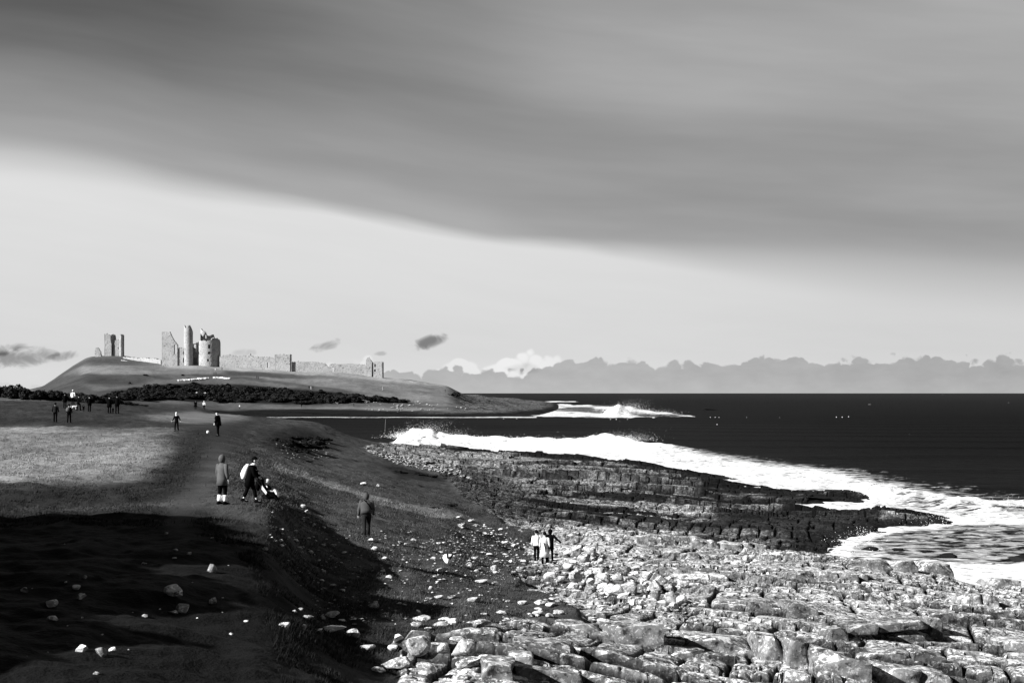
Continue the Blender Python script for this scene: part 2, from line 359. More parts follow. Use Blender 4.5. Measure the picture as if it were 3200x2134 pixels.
fr, fj, h1, h2, hk, ed1 = beds(xw, yw, 1.75, 2.1, 5)
det = (.04 + .56 * hk ** 1.8) * ((1 - fr) - .42) + (h1 - .5) * .09 + (fj - .5) * (h2 - .5) * .12
det -= .24 * np.exp(-(ed1 / .05) ** 2) + .12 * np.exp(-ed1 / .14)
fr2, fj2, h3, h4, hk2, ed2 = beds(xw * 1.03 + yw * .12 + 40, yw - xw * .05, .62, 1.3, 105)
rub = .9 * sstep(.55, .72, fbm(rx * .12, ry * .16, 55, 3))
det += (.01 + .08 * hk2) * ((1 - fr2) - .45) * (.25 + rub) + (h3 - .5) * .05 * (.3 + rub) - (.03 + .08 * rub) * np.exp(-(ed2 / .045) ** 2)
g1, g2, gx, gy, gid = voronoi(xw / .75, yw / .5, 15)
det += rub * ((gid - .5) * .12 - .06 * np.exp(-((g2 - g1) / .10) ** 2))
fr3, fj3, h5, h6, hk3, ed3 = beds(xw * 1.02 + 70 + 5 * (fbm(rx * .06, ry * .06, 64, 3) - .5), yw + xw * .04 + 12 * (fbm(rx * .03, ry * .04, 65, 4) - .5), 7.5, 8.0, 205)
farb = sstep(92, 125, ymul)
det = det * (1 - .35 * farb) + farb * ((.15 + 1.0 * hk3 ** 1.5) * ((1 - fr3) - .45) + (h5 - .5) * .25)
rg = fbm(rx * 2.2, ry * 2.2, 51, 5, .6)
det += .07 * (rg - .5) + .8 * (fbm(rx * .09, ry * .12, 57, 3) - .5)
crev_shade = np.maximum(np.exp(-(ed1 / .085) ** 2), sstep(.48, .20, (1 - fr) * 2.5) * sstep(.32, .48, fbm(rx * .35, ry * .5, 59, 3)) * sstep(.15, .5, hk))
crev_shade = np.maximum(crev_shade, .7 * np.exp(-(ed2 / .05) ** 2)) * sstep(190, 80, ymul)
crev_shade = np.maximum(crev_shade, farb * np.maximum(np.exp(-(ed3 / .22) ** 2), sstep(2.6, .9, (1 - fr3) * 8.5) * sstep(.30, .5, fbm(rx * .07, ry * .2, 60, 3)) * sstep(.1, .4, hk3)))
nearfac = np.where(ymul < 330, 1.0, .5)
det *= nearfac
tmp = np.zeros_like(Z); tmp[sel] = det
low = sstep(-.5, .6, Z)
Z = Z + tmp * rock * low
tus = .34 * (fbm(X * .9, Y * .9, 61, 4) - .5) + .35 * (fbm(X * .22, Y * .22, 62, 3) - .5)
path_d = polydist(PXG, PY, [(560, 1620), (640, 1500), (690, 1400), (690, 1330), (620, 1290)])
Z += tus * (1 - rock) * near * sstep(10, 80, path_d) * np.clip(1 - Zk, .2, 1)
Z += (1 - near) * (2.6 * (fbm(X * .05, Y * .05, 63, 4) - .5)) * sstep(-1, 4, Z)
# ---- tones
tone = np.full(Z.shape, .055)
nz = fbm(X * .12, Y * .05, 81, 4)
def area(poly, soft=6, warp=1.0):
    a = inpoly(PXG + warp * (wx - PXG), PY + warp * (wy - PY), poly).astype(float)
    return gauss1(gauss1(a, soft, 1), soft * .6, 0)
def blend(t, a, v): return t * (1 - a) + v * a
stripe = .5 + .5 * np.sin(PY * .0 + Y * .33 + 5 * nz)
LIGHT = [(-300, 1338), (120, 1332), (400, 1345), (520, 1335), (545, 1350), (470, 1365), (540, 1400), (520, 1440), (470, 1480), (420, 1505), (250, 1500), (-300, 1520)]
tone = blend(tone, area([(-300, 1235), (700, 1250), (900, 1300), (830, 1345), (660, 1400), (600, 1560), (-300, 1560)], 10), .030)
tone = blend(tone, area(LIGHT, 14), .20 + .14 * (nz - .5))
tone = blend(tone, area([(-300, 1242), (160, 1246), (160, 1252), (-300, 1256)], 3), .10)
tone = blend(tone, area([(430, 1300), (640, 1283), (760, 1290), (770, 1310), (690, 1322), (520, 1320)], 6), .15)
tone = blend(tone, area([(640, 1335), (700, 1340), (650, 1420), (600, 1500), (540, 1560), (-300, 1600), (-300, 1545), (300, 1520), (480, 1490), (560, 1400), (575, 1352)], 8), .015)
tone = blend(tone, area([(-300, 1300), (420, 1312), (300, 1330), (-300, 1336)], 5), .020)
tone = blend(tone, area([(860, 1452), (1000, 1492), (1200, 1555), (1420, 1600), (1500, 1625), (1400, 1618), (1200, 1580), (1000, 1512), (860, 1470)], 3, .3), .15)
tone = blend(tone, area([(830, 1345), (950, 1330), (1050, 1380), (1010, 1420), (900, 1420), (820, 1385)], 8), .010)
tone = blend(tone, area([(1170, 1448), (1300, 1470), (1400, 1500), (1390, 1510), (1250, 1490)], 4), .012)
tone = blend(tone, area([(1380, 1580), (1440, 1575), (1420, 1590)], 4), .01)
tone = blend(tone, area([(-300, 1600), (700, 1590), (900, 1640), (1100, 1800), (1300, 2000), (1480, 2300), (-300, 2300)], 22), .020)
tone = blend(tone, area([(-300, 1612), (560, 1606), (760, 1660), (880, 1760), (930, 1900), (980, 2050), (1000, 2300), (-300, 2300)], 30), .0025)   # deep shade painted into the turf colour of the near bank
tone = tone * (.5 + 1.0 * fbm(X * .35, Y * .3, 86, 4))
far_t = .05 + .05 * sstep(.35, .65, fbm(X * .012 + Y * .01, Y * .05, 91, 4))
far_t = far_t * (1 - .5 * np.exp(-((PXG - 330) / 160) ** 2) * sstep(14, 10, Z) )
far_t = np.where((PXG > 560), far_t * (.9 + .9 * sstep(700, 1300, PXG)), far_t)
def farea(t, poly, v, soft=3): 
    a = inpoly(PXG + 14 * (fbm(X * .03, Y * .03, 92, 3) - .5), PY + 5 * (fbm(X * .04, Y * .04, 93, 3) - .5), poly).astype(float) * (1 - near)
    return blend(t, gauss1(gauss1(a, soft, 1), 1.2, 0), v)
mott = .6 + .8 * fbm(X * .06, Y * .12, 94, 4)
far_t = farea(far_t, [(100, 1225), (420, 1225), (470, 1180), (300, 1160), (200, 1175)], .045 * mott)
far_t = farea(far_t, [(240, 1150), (330, 1140), (560, 1145), (700, 1152), (700, 1166), (420, 1170), (260, 1165)], .15 * mott)
far_t = farea(far_t, [(700, 1172), (1000, 1185), (1300, 1200), (1380, 1215), (1390, 1235), (1100, 1222), (800, 1195)], .16 * mott)
far_t = farea(far_t, [(690, 1165), (800, 1180), (1000, 1205), (1120, 1230), (1080, 1232), (900, 1205), (700, 1180)], .06 * mott)
far_t = farea(far_t, [(520, 1143), (690, 1141), (910, 1153), (1200, 1176), (1400, 1203), (1400, 1210), (1190, 1190), (900, 1166), (690, 1153), (520, 1150)], .26 * mott, 2)
far_t = farea(far_t, [(250, 1200), (450, 1198), (560, 1180), (700, 1175), (560, 1196), (300, 1220)], .09 * mott)
far_t = farea(far_t, [(300, 1262), (330, 1243), (400, 1217), (500, 1202), (620, 1197), (700, 1202), (800, 1207), (900, 1217), (1000, 1223), (1060, 1230), (1130, 1238), (1120, 1252), (1060, 1262), (1000, 1265), (850, 1260), (700, 1257), (600, 1252), (500, 1254), (400, 1257)], .006, 2)
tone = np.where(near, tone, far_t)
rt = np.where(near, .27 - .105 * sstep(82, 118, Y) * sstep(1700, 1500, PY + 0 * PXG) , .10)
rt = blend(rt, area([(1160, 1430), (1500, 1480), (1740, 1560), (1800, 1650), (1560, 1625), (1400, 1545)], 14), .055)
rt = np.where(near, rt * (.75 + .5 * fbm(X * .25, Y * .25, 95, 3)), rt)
CR = np.zeros_like(Z); CR[sel] = crev_shade; rt = rt * (1 - .88 * CR)  # darkens the joints and paints undercut shade along the ledge feet
sealow = sstep(.85 + .35 * (Y > 150), .45 + .35 * (Y > 150), Z + .5 * (fbm(X * .3, Y * .3, 96, 3) - .5) - .35 * sstep(200, 120, Y) * 0)
wet = sealow * near
chan = area([(1760, 1640), (2000, 1640), (2300, 1655), (2600, 1700), (2760, 1690), (2760, 1600), (2990, 1640), (2980, 1600), (2700, 1560), (2500, 1588), (2200, 1600), (2240, 1625), (2000, 1628)], 3, .6) * (Z < 2.0) * (Y > 84)
tip = area([(2150, 1510), (2300, 1490), (2700, 1530), (2700, 1575), (2350, 1575), (2180, 1550)], 5, .9) * (Y > 100)
algae = area([(1650, 1500), (2150, 1480), (2450, 1540), (2450, 1660), (1750, 1650), (1600, 1560)], 8) * sstep(.56, .64, fbm(sX * .05, sY * .35, 99, 4)) * (Y > 96)
rim = area([(1400, 1408), (1900, 1448), (2260, 1500), (2260, 1465), (1900, 1415), (1500, 1388)], 2, .5) * (Y > 150)
wet = np.clip(np.maximum.reduce([wet, chan * .97, tip * sstep(.30, .42, fbm(X * .4, Y * .4, 97, 3)), rim, algae]), 0, 1)
wet = np.where(near, wet, np.maximum(sstep(2.0, 1.0, Z), sstep(3.4, 2.6, Z + 1.5 * (fbm(X * .05, Y * .05, 98, 3) - .5)) * sstep(1520, 1240, PXG)))
PY = HZ - F * (Z - H) / Y

def build_terrain():
    Zv = Z[:-1, :-1]
    zmax = np.maximum.reduce([Z[:-1, :-1], Z[1:, :-1], Z[:-1, 1:], Z[1:, 1:]])
    keep = zmax > -1.0
    V = np.stack([X, Y, Z], -1).reshape(-1, 3)
    q = grid_faces(*Z.shape, keep)
    used = np.zeros(len(V), bool); used[q.ravel()] = True
    idx = np.cumsum(used) - 1
    rk = rock.ravel()[q].min(1) > .6
    o = mesh_np('ground', V[used], idx[q], M['terrain'])
    o.data.polygons.foreach_set('use_smooth', ~rk)
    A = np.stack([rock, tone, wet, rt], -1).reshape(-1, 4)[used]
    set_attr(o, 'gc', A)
    tag(o, kind='structure')
    return o
def zlook(x, y):
    px = 1600 + F * x / y
    c = np.clip(np.searchsorted(PXC, px) - 1, 0, len(PXC) - 2); r = np.clip(np.searchsorted(YR, y) - 1, 0, len(YR) - 2)
    fx = (px - PXC[c]) / (PXC[c + 1] - PXC[c]); fy = (y - YR[r]) / (YR[r + 1] - YR[r])
    fx = np.clip(fx, 0, 1); fy = np.clip(fy, 0, 1)
    return (Z[r, c] * (1 - fx) + Z[r, c + 1] * fx) * (1 - fy) + (Z[r + 1, c] * (1 - fx) + Z[r + 1, c + 1] * fx) * fy
def look(A, x, y):
    px = 1600 + F * x / y
    c = np.clip(np.searchsorted(PXC, px), 0, len(PXC) - 1); r = np.clip(np.searchsorted(YR, y), 0, len(YR) - 1)
    return A[r, c]
def pick(px, py, ymin=10.0):
    """the first ground point seen at a photo position"""
    c = int(np.clip(np.searchsorted(PXC, px), 1, len(PXC) - 1))
    rows = np.where((PY[:, c] <= py) & (YR > ymin))[0]
    r = rows[0] if len(rows) else len(YR) - 1
    if r > 0 and PY[r - 1, c] > py:
        a, b = PY[r - 1, c], PY[r, c]; t = (a - py) / max(a - b, 1e-6)
    else: t = 1
    yy = YR[r - 1] + t * (YR[r] - YR[r - 1]) if r else YR[r]
    xx = (px - 1600) / F * yy
    return float(xx), float(yy), float(zlook(xx, yy))
def at_depth(px, yy):
    xx = (px - 1600) / F * yy
    return float(xx), float(yy), float(zlook(xx, yy))
def zrow(py, yy): return H + (HZ - py) * yy / F
build_terrain()

# ------------------------------------------------------------------ sea
def build_sea():
    pxs = np.concatenate([-1000 - np.geomspace(20, 30000, 40)[::-1], np.arange(-1000, 600, 60), np.arange(600, 3460, 4.5), 3460 + np.geomspace(10, 40000, 50)])
    ys = np.concatenate([np.geomspace(40, 700, 620), np.geomspace(703, 60000, 220)])
    Xs = (pxs[None, :] - 1600) / F * ys[:, None]; Ys = np.repeat(ys[:, None], len(pxs), 1)
    P = np.repeat(pxs[None, :], len(ys), 0); Q = HZ + F * H / Ys
    jit = 10 * (fbm(Xs * .05, Ys * .03, 201, 4) - .5)
    t1 = interp(P, [(1225, 1384), (1500, 1374), (1850, 1386), (2050, 1400), (2200, 1432), (2400, 1468), (2600, 1492), (2750, 1530), (2900, 1570), (3200, 1612), (3500, 1640)]) + jit
    t0 = interp(P, [(1225, 1380), (1500, 1366), (1850, 1376), (1950, 1378), (2100, 1386), (2300, 1405), (2500, 1432), (2800, 1470), (3200, 1520), (3500, 1550)]) + jit
    d = sstep(0, 1, (Q - t0) / np.maximum(t1 - t0, 3)) * (.74 + .36 * fbm(P * .012, Q * .07, 206, 4))
    d *= sstep(1205, 1235, P)
    d = np.where((P > 2500) & (Q > 1500), d * (1 - .25 * sstep(.45, .6, fbm(Xs * .12, Ys * .05, 203, 3))), d)
    inlet = inpoly(P, Q, [(2700, 1660), (3010, 1640), (3600, 1640), (3600, 1775), (2950, 1755), (2780, 1735)])
    d = np.where(inlet, .50, d)
    d = np.where(inpoly(P, Q + jit, [(2900, 1765), (3600, 1752), (3600, 1850), (2900, 1850)]), .95, d)
    # foam gathers where the water meets rock
    zt = np.full(P.shape, -5.0)
    ok = (Ys < 1700) & (P > -2000) & (P < 4000)
    zt[ok] = zlook(Xs[ok], Ys[ok])
    rockm = gauss1(gauss1((zt > -.15).astype(float), 7, 1), 9, 0) * (Ys < 330)
    d = np.maximum(d, np.clip(rockm * 3.0, 0, 1) * .9 * (P > 1700) * (Q > 1560))
    # far surf on the point
    Qw = Q + 9 * (fbm(P * .02, Q * .12, 214, 4) - .5); Pw = P + 60 * (fbm(P * .01, Q * .2, 215, 3) - .5)
    s1 = inpoly(Pw, Qw, [(1640, 1270), (1760, 1262), (1900, 1268), (1985, 1280), (2080, 1290), (2170, 1303), (1900, 1306), (1640, 1300)])
    d = np.where(s1, .35 + .5 * sstep(.40, .56, fbm(P * .010, Q * .15, 207, 3)), d)
    d = np.maximum(d, .9 * inpoly(Pw, Q + 3 * (fbm(P * .03, Q * .5, 216, 3) - .5), [(1700, 1254.5), (1760, 1252.5), (1815, 1255.5), (1700, 1257)]))
    ln = 1304.0 + 1.2 * (fbm(P * .02, 0 * P, 208, 3) - .5)
    d = np.maximum(d, 1.1 * np.exp(-((Q - ln) / 1.5) ** 2) * (.55 + .6 * fbm(P * .03, Q * 0, 209, 3)) * (P > 830) * (P < 1680))
    # wave forms
    z = .14 * (fbm(Xs * .25, Ys * .5, 211, 3) - .5) * sstep(900, 200, Ys)
    sw = np.sin(Ys * .16 + 2.5 * fbm(Xs * .01, Ys * .01, 213, 2) * 3 + Xs * .03)
    z = z + .25 * np.maximum(sw, 0) ** 3 * sstep(120, 170, Ys) * sstep(900, 500, Ys)
    def breaker(px0, px1, yc, hfun, w):
        yc = yc + 5 * (fbm(P * .01, 0 * P, 221, 3) - .5)
        hgt = hfun * (.75 + .5 * fbm(P * .035, Ys * .12, 223, 3))
        pr = np.exp(-((Ys - yc) / w) ** 2)
        gate = sstep(px0, px0 + 25, P) * sstep(px1, px1 - 120, P)
        return hgt * pr * gate, pr * gate
    h1 = interp(P, [(1225, .3), (1250, 1.6), (1290, 3.5), (1330, 3.0), (1420, 1.7), (1600, 1.2), (1800, 1.1), (1880, 2.1), (1930, 2.1), (2000, 1.1), (2200, .5)])
    b1, m1 = breaker(1222, 2250, interp(P, [(1225, 318), (1500, 312), (1900, 300), (2250, 262)]), h1, 7.0)
    h2 = interp(P, [(1880, 1.0), (1930, 4.5), (1960, 3.5), (2050, 1.4), (2170, .8)])
    b2, m2 = breaker(1870, 2180, 700 + 0 * P, h2 * 1.2, 22)
    h3 = interp(P, [(2650, .6), (2700, 1.3), (2760, .9), (3200, .7)])
    b3, m3 = breaker(2660, 3450, interp(P, [(2660, 160), (2800, 150), (3000, 138), (3200, 136), (3450, 136)]), h3, 5)
    z = z + b1 + b2 + b3 + .06 * (fbm(Xs * .9, Ys * 1.4, 241, 3) - .5) * (Ys < 260)
    d = np.maximum(d, np.clip(1.4 * m1, 0, 1) * (h1 > .8)); d = np.maximum(d, np.clip(1.3 * m2, 0, 1)); d = np.maximum(d, .9 * m3)
    z += .35 * (fbm(Xs * .5, Ys * .5, 231, 3) - .5) * np.clip(d, 0, 1) * (Ys < 340)
    caps = (_hash(np.floor(P / 5), np.floor(Q * 1.5), 240) > .9999) & (Ys > 350) & (Ys < 4000) & (P > 1100)
    d = np.where(caps, .95, d)
    wt = .004 + .006 * sstep(1270, 1440, Q) * sstep(3200, 1500, P) + .006 * sstep(1260, 1232, Q) - .004 * sstep(1900, 3000, P) * sstep(1250, 1300, Q) * sstep(1480, 1400, Q)
    V = np.stack([Xs, Ys, z], -1).reshape(-1, 3)
    o = mesh_np('sea', V, grid_faces(*P.shape), M['sea'])
    set_attr(o, 'fo', np.stack([d, wt, 0 * d, 0 * d + 1], -1).reshape(-1, 4))
    tag(o, kind='structure')
build_sea()
def spray(name, n, px, yy, zb, sx, sz, drift, size, kindlabel=None):
    """droplets thrown up from a breaking crest and blown along by the wind"""
    t = np.minimum(rng.exponential(.28, n), 1.4)
    x0 = (px - 1600) / F * yy
    xs = x0 + rng.normal(0, sx, n) * (1 - .3 * t) + drift * t * rng.random(n)
    zs = zb + sz * t + rng.normal(0, .15, n); ys_ = yy + rng.normal(0, 2.5, n)
    s = size * (.35 + rng.random(n) ** 2) * (1.15 - .6 * t)
    base = np.array([[1, 1, 1], [1, -1, -1], [-1, 1, -1], [-1, -1, 1]]) * .5
    V = (np.stack([xs, ys_, zs], -1)[:, None, :] + base[None] * s[:, None, None]).reshape(-1, 3)
    i = (np.arange(n) * 4)[:, None]
    Fq = np.concatenate([i + np.array([[0, 1, 2]]), i + np.array([[0, 3, 1]]), i + np.array([[0, 2, 3]]), i + np.array([[1, 3, 2]])])
    return V, Fq
def build_spray():
    Vs, Fs, o = [], [], 0
    for a in [(5200, 1285, 314, 1.4, 2.4, 3.0, 9, .085), (3000, 1330, 313, 1.2, 4, 1.7, 8, .08), (3000, 1915, 302, 1.0, 3.5, 1.9, 7, .08), (700, 1500, 312, 1.0, 8, .8, 3, .11), (800, 1700, 308, .8, 9, .7, 3, .11),
              (2600, 1940, 700, 2.0, 5, 5.5, 14, .16), (1500, 1990, 700, 1.0, 9, 2.5, 9, .15), (600, 2700, 152, .5, 1.0, 1.0, 1.5, .06), (600, 2760, 150, .4, 1.5, .7, 1.5, .06),
              (300, 2705, 108, .2, .7, .6, .4, .04), (200, 2640, 103, .1, .9, .45, .3, .04), (380, 2960, 122, .2, 1.6, .6, .8, .045), (450, 3170, 134, .2, 1.4, 1.0, .6, .05), (150, 2900, 82, 0, 1.4, .3, .3, .03), (200, 2850, 121, .1, 1.5, .45, .4, .04)]:
        v, f = spray('', *a[:1], *a[1:]); Vs.append(v); Fs.append(f + o); o += len(v)
    ob = mesh_np('sea_spray', np.concatenate(Vs), np.concatenate(Fs), M['foam'], smooth=False)
    tag(ob, 'white spray thrown up by breaking waves along the rocky shore', 'spray', kind='stuff')
build_spray()
# ------------------------------------------------------------------ the ruined castle: masonry walls with real thickness
def wall_mesh(path, zb, top, th, holes=(), ds=.45, dz=.45, seed=1, closed=False):
    """path: plan points; zb(s), top(s): heights along it; holes: (s0, s1, z0, z1, arch)"""
    path = [Vector(p) for p in path]
    L = [0]
    for a, b in zip(path[:-1], path[1:]): L.append(L[-1] + (b - a).length)
    n = max(2, int(L[-1] / ds)); S = np.linspace(0, L[-1], n + 1)
    xs = np.interp(S, L, [p.x for p in path]); ys = np.interp(S, L, [p.y for p in path])
    tx = np.gradient(xs, S); ty = np.gradient(ys, S); l = np.hypot(tx, ty); nx, ny = -ty / l, tx / l
    tops = np.array([top(s) for s in S]) if callable(top) else interp(S, top)
    zbs = np.array([zb(s) for s in S]) if callable(zb) else np.full(n + 1, float(zb))
    r = np.random.default_rng(seed)
    tops = tops + r.normal(0, .22, n + 1)
    zmin = zbs.min() - 1.5; zmax = tops.max()
    m = int((zmax - zmin) / dz) + 1
    zz = zmin + dz * np.arange(m + 1)
    sc = .5 * (S[:-1] + S[1:]); zc = .5 * (zz[:-1] + zz[1:])
    tc = .5 * (tops[:-1] + tops[1:]); bc = np.minimum(zbs[:-1], zbs[1:]) - 1.5
    on = (zc[:, None] < tc[None, :]) & (zc[:, None] > bc[None, :])
    for h in holes:
        s0, s1, z0, z1 = h[:4]
        k = (sc[None, :] > s0) & (sc[None, :] < s1) & (zc[:, None] > z0) & (zc[:, None] < z1)
        if len(h) > 4:
            mid = (s0 + s1) / 2; hw = (s1 - s0) / 2
            k &= zc[:, None] < z1 - hw + np.sqrt(np.maximum(hw ** 2 - (sc[None, :] - mid) ** 2, 0)) + .01
        on &= ~k
    V = []; idx = {}; Fc = []
    jit = r.normal(0, .022, (m + 1, n + 1, 2, 3)); jit[..., 2] *= 4
    def v(i, j, b):
        key = (i, j, b)
        if key not in idx:
            idx[key] = len(V); o = th / 2 if b == 0 else -th / 2
            z = min(zz[i], tops[j]) if True else zz[i]
            V.append((xs[j] - nx[j] * o + jit[i, j, b, 0], ys[j] - ny[j] * o + jit[i, j, b, 1], z + jit[i, j, b, 2] * .7))
        return idx[key]
    A, B = np.where(on)
    for i, j in zip(A.tolist(), B.tolist()):
        Fc.append((v(i, j, 0), v(i, j + 1, 0), v(i + 1, j + 1, 0), v(i + 1, j, 0)))
        Fc.append((v(i, j + 1, 1), v(i, j, 1), v(i + 1, j, 1), v(i + 1, j + 1, 1)))
        if i + 1 >= m or not on[i + 1, j]: Fc.append((v(i + 1, j, 0), v(i + 1, j + 1, 0), v(i + 1, j + 1, 1), v(i + 1, j, 1)))
        if i > 0 and not on[i - 1, j]: Fc.append((v(i, j + 1, 0), v(i, j, 0), v(i, j, 1), v(i, j + 1, 1)))
        if j == 0 or not on[i, j - 1]: Fc.append((v(i, j, 1), v(i, j, 0), v(i + 1, j, 0), v(i + 1, j, 1)))
        if j + 1 >= n or not on[i, j + 1]: Fc.append((v(i, j + 1, 0), v(i, j + 1, 1), v(i + 1, j + 1, 1), v(i + 1, j + 1, 0)))
    return np.array(V), np.array(Fc)
def px_x(px, yy): return (px - 1600) / F * yy
def wall(name, parent, pts, prof, th=1.8, holes=(), seed=1, **kw):
    """pts: (photo column, depth) along the wall; prof: (photo column, top row) measured at the wall's own depth"""
    P = [(px_x(a, d), d, 0) for a, d in pts]
    L = [0]
    for a, b in zip(P[:-1], P[1:]): L.append(L[-1] + math.hypot(b[0] - a[0], b[1] - a[1]))
    cols = [p[0] for p in pts]; deps = [p[1] for p in pts]
    colS = lambda s: np.interp(s, L, cols); depS = lambda s: np.interp(s, L, deps)
    mono = cols[-1] != cols[0]
    if mono: top = lambda s: zrow(interp(colS(s), prof), depS(s))
    else: top = lambda s: zrow(interp(s / L[-1], prof), depS(s))
    zb = lambda s: float(zlook(px_x(colS(s), depS(s)), depS(s)))
    HH = []
    for h in holes:
        c0, c1, r0, r1 = h[:4]
        s0, s1 = np.interp([c0, c1], cols, L)
        d = np.interp((c0 + c1) / 2, cols, deps)
        HH.append((s0, s1, zrow(r1, d), zrow(r0, d)) + tuple(h[4:]))
    V, Fc = wall_mesh(P, zb, top, th, HH, seed=seed, **kw)
    return mesh_np(name, V, Fc, M['masonry'], parent, smooth=False)
def drum(name, parent, cpx, yy, rad, prof, a0=-100, a1=100, th=1.6, holes=(), seed=1, n=28):
    """round tower wall; prof: (angle, top row); angle 0 faces the viewer, positive to the right"""
    cx = px_x(cpx, yy); A = np.linspace(R(a0), R(a1), n)
    P = [(cx + rad * math.sin(a), yy - rad * math.cos(a), 0) for a in A]
    zb = float(zlook(cx, yy - rad))
    top = lambda s: zrow(interp(math.degrees(s / rad) + a0, prof), yy)
    HH = [((R(h[0]) - R(a0)) * rad, (R(h[1]) - R(a0)) * rad, zrow(h[3], yy), zrow(h[2], yy)) + tuple(h[4:]) for h in holes]
    V, Fc = wall_mesh(P, zb, top, th, HH, seed=seed)
    return mesh_np(name, V, Fc, M['masonry'], parent, smooth=False)
def castle():
    t = thing('ruined_gatehouse', 'tall ruined stone gatehouse with jagged twin towers on the hilltop', 'castle gatehouse', at_depth(597, 800))
    def fix(o): o.matrix_parent_inverse = Matrix.Translation(-t.location); return o
    Yg = 800
    fix(wall('broken_wall', t, [(509, Yg), (556, Yg)], [(509, 1040), (513, 1037), (531, 1038), (536, 1046), (546, 1064), (553, 1073), (556, 1078)], 2.4, [(545, 553.5, 1077, 1107)], 3))
    fix(wall('side_wall', t, [(511, Yg + 1), (511, Yg + 14)], [(0, 1037), (.5, 1046), (1, 1075)], 1.8, (), 4))
    fix(wall('broken_wall', t, [(555, Yg + .5), (581, Yg + .5)], [(555, 1092), (562, 1085), (570, 1088), (581, 1087)], 2.2, [(572.5, 577, 1099, 1108), (572.5, 577.5, 1118, 1132)], 5))
    fix(drum('stair_turret', t, 589, Yg + 1, 2.1, [(-180, 1046), (-110, 1030), (-80, 1017), (-45, 1018), (-20, 1026), (5, 1017), (40, 1018), (60, 1028), (95, 1036), (140, 1050), (180, 1046)], -178, 178, .8, (), 6, 26))
    fix(wall('gate_wall', t, [(599, Yg + 5), (634, Yg + 5)], [(599, 1096), (606, 1094), (613, 1100), (618, 1104), (622, 1097), (634, 1092)], 1.8, [(606, 617, 1116, 1139, 1), (605, 608, 1099, 1104)], 7))
    fix(wall('inner_wall', t, [(601, Yg + 6.5), (637, Yg + 22)], [(601, 1071), (607, 1072), (615, 1070), (628, 1071), (637, 1068)], 1.6, [(602, 608, 1074, 1092)], 8))
    d = fix(drum('drum_tower', t, 653, Yg + 5.6, 5.6, [(-180, 1100), (-100, 1098), (-75, 1082), (-50, 1066), (-40, 1064), (-15, 1064), (0, 1067), (18, 1064), (30, 1057), (55, 1056), (80, 1062), (100, 1072), (180, 1090)], -179, 179, 1.7,
             [(5, 19, 1077, 1090), (6, 21, 1100, 1108), (-56, -42, 1099, 1107), (2, 11, 1123, 1130)], 9, 60))
    fix(drum('stair_turret', t, 640, Yg + 6, 2.0, [(-180, 1056), (-120, 1040), (-75, 1027), (-40, 1027), (-15, 1034), (15, 1032), (40, 1042), (80, 1056), (120, 1062), (180, 1056)], -178, 178, .8, [(20, 40, 1048, 1060)], 10, 22))
    fix(wall('inner_wall', t, [(650, Yg + 8), (668, Yg + 19)], [(650, 1052), (655, 1046), (664, 1045), (668, 1056)], 1.6, (), 11))
    fix(wall('side_wall', t, [(683, Yg + 6), (683, Yg + 19)], [(0, 1073), (.4, 1072), (1, 1078)], 1.8, (), 12))
    fix(wall('side_wall', t, [(668, Yg + 17), (684, Yg + 19)], [(668, 1060), (676, 1072), (684, 1074)], 1.6, (), 13))
    # curtain wall in two runs, with the turret between them
    t2 = thing('curtain_wall', 'long ruined curtain wall running right from the gatehouse to the small turret', 'castle wall', at_depth(770, 803))
    o = wall('stone_wall', t2, [(686, 803), (866, 802)], [(690, 1113), (700, 1111), (728, 1109), (740, 1112), (772, 1110), (778, 1104), (783, 1105), (786, 1113), (805, 1116), (835, 1115), (862, 1119)], 2.2, [(836, 844, 1133, 1149)], 14)
    o.matrix_parent_inverse = Matrix.Translation(-t2.location)
    t3 = thing('wall_turret', 'square flat topped turret midway along the castle curtain wall', 'castle turret', at_depth(885, 800))
    for nm, pts, prof, sd in [('front_wall', [(863, 799), (907, 799)], [(863, 1110), (870, 1107.5), (890, 1108), (907, 1108)], 15), ('side_wall', [(907.5, 798.5), (907.5, 808)], [(0, 1109), (1, 1110)], 16), ('side_wall', [(863, 800), (863, 808)], [(0, 1110), (1, 1110)], 17)]:
        o = wall(nm, t3, pts, prof, 1.6, [(888, 890, 1116, 1122)] if nm == 'front_wall' else (), sd)
        o.matrix_parent_inverse = Matrix.Translation(-t3.location)
    t4 = thing('curtain_wall', 'lower ruined curtain wall between the small turret and the broken end tower', 'castle wall', at_depth(1030, 805))
    o = wall('stone_wall', t4, [(910, 800.6), (1146, 802)], [(912, 1131), (930, 1131), (975, 1130), (1010, 1134), (1020, 1136), (1023, 1145), (1029, 1144), (1032, 1136), (1060, 1137), (1100, 1136), (1146, 1140)], 2.0, [(1039, 1044, 1149, 1165)], 18)
    o.matrix_parent_inverse = Matrix.Translation(-t4.location)
    t5 = thing('end_tower', 'small split end tower with two windows at the seaward end of the castle wall', 'castle tower', at_depth(1170, 800))
    for nm, pts, prof, ho, sd in [('left_wall', [(1144, 800), (1162, 800)], [(1144, 1124), (1149, 1118), (1155, 1114), (1158, 1122), (1162, 1130)], [(1153, 1156, 1146, 1154)], 19),
                              ('right_wall', [(1167, 799), (1195, 799)], [(1167, 1131), (1175, 1129), (1195, 1129)], [(1169.5, 1174.5, 1136, 1146), (1169.5, 1174.5, 1154, 1163)], 20),
                              ('inner_wall', [(1157, 801.5), (1172, 810)], [(1157, 1126), (1165, 1134), (1172, 1140)], (), 21), ('side_wall', [(1195, 799), (1195, 808)], [(0, 1130), (1, 1134)], (), 22)]:
        o = wall(nm, t5, pts, prof, 1.4, ho, sd); o.matrix_parent_inverse = Matrix.Translation(-t5.location)
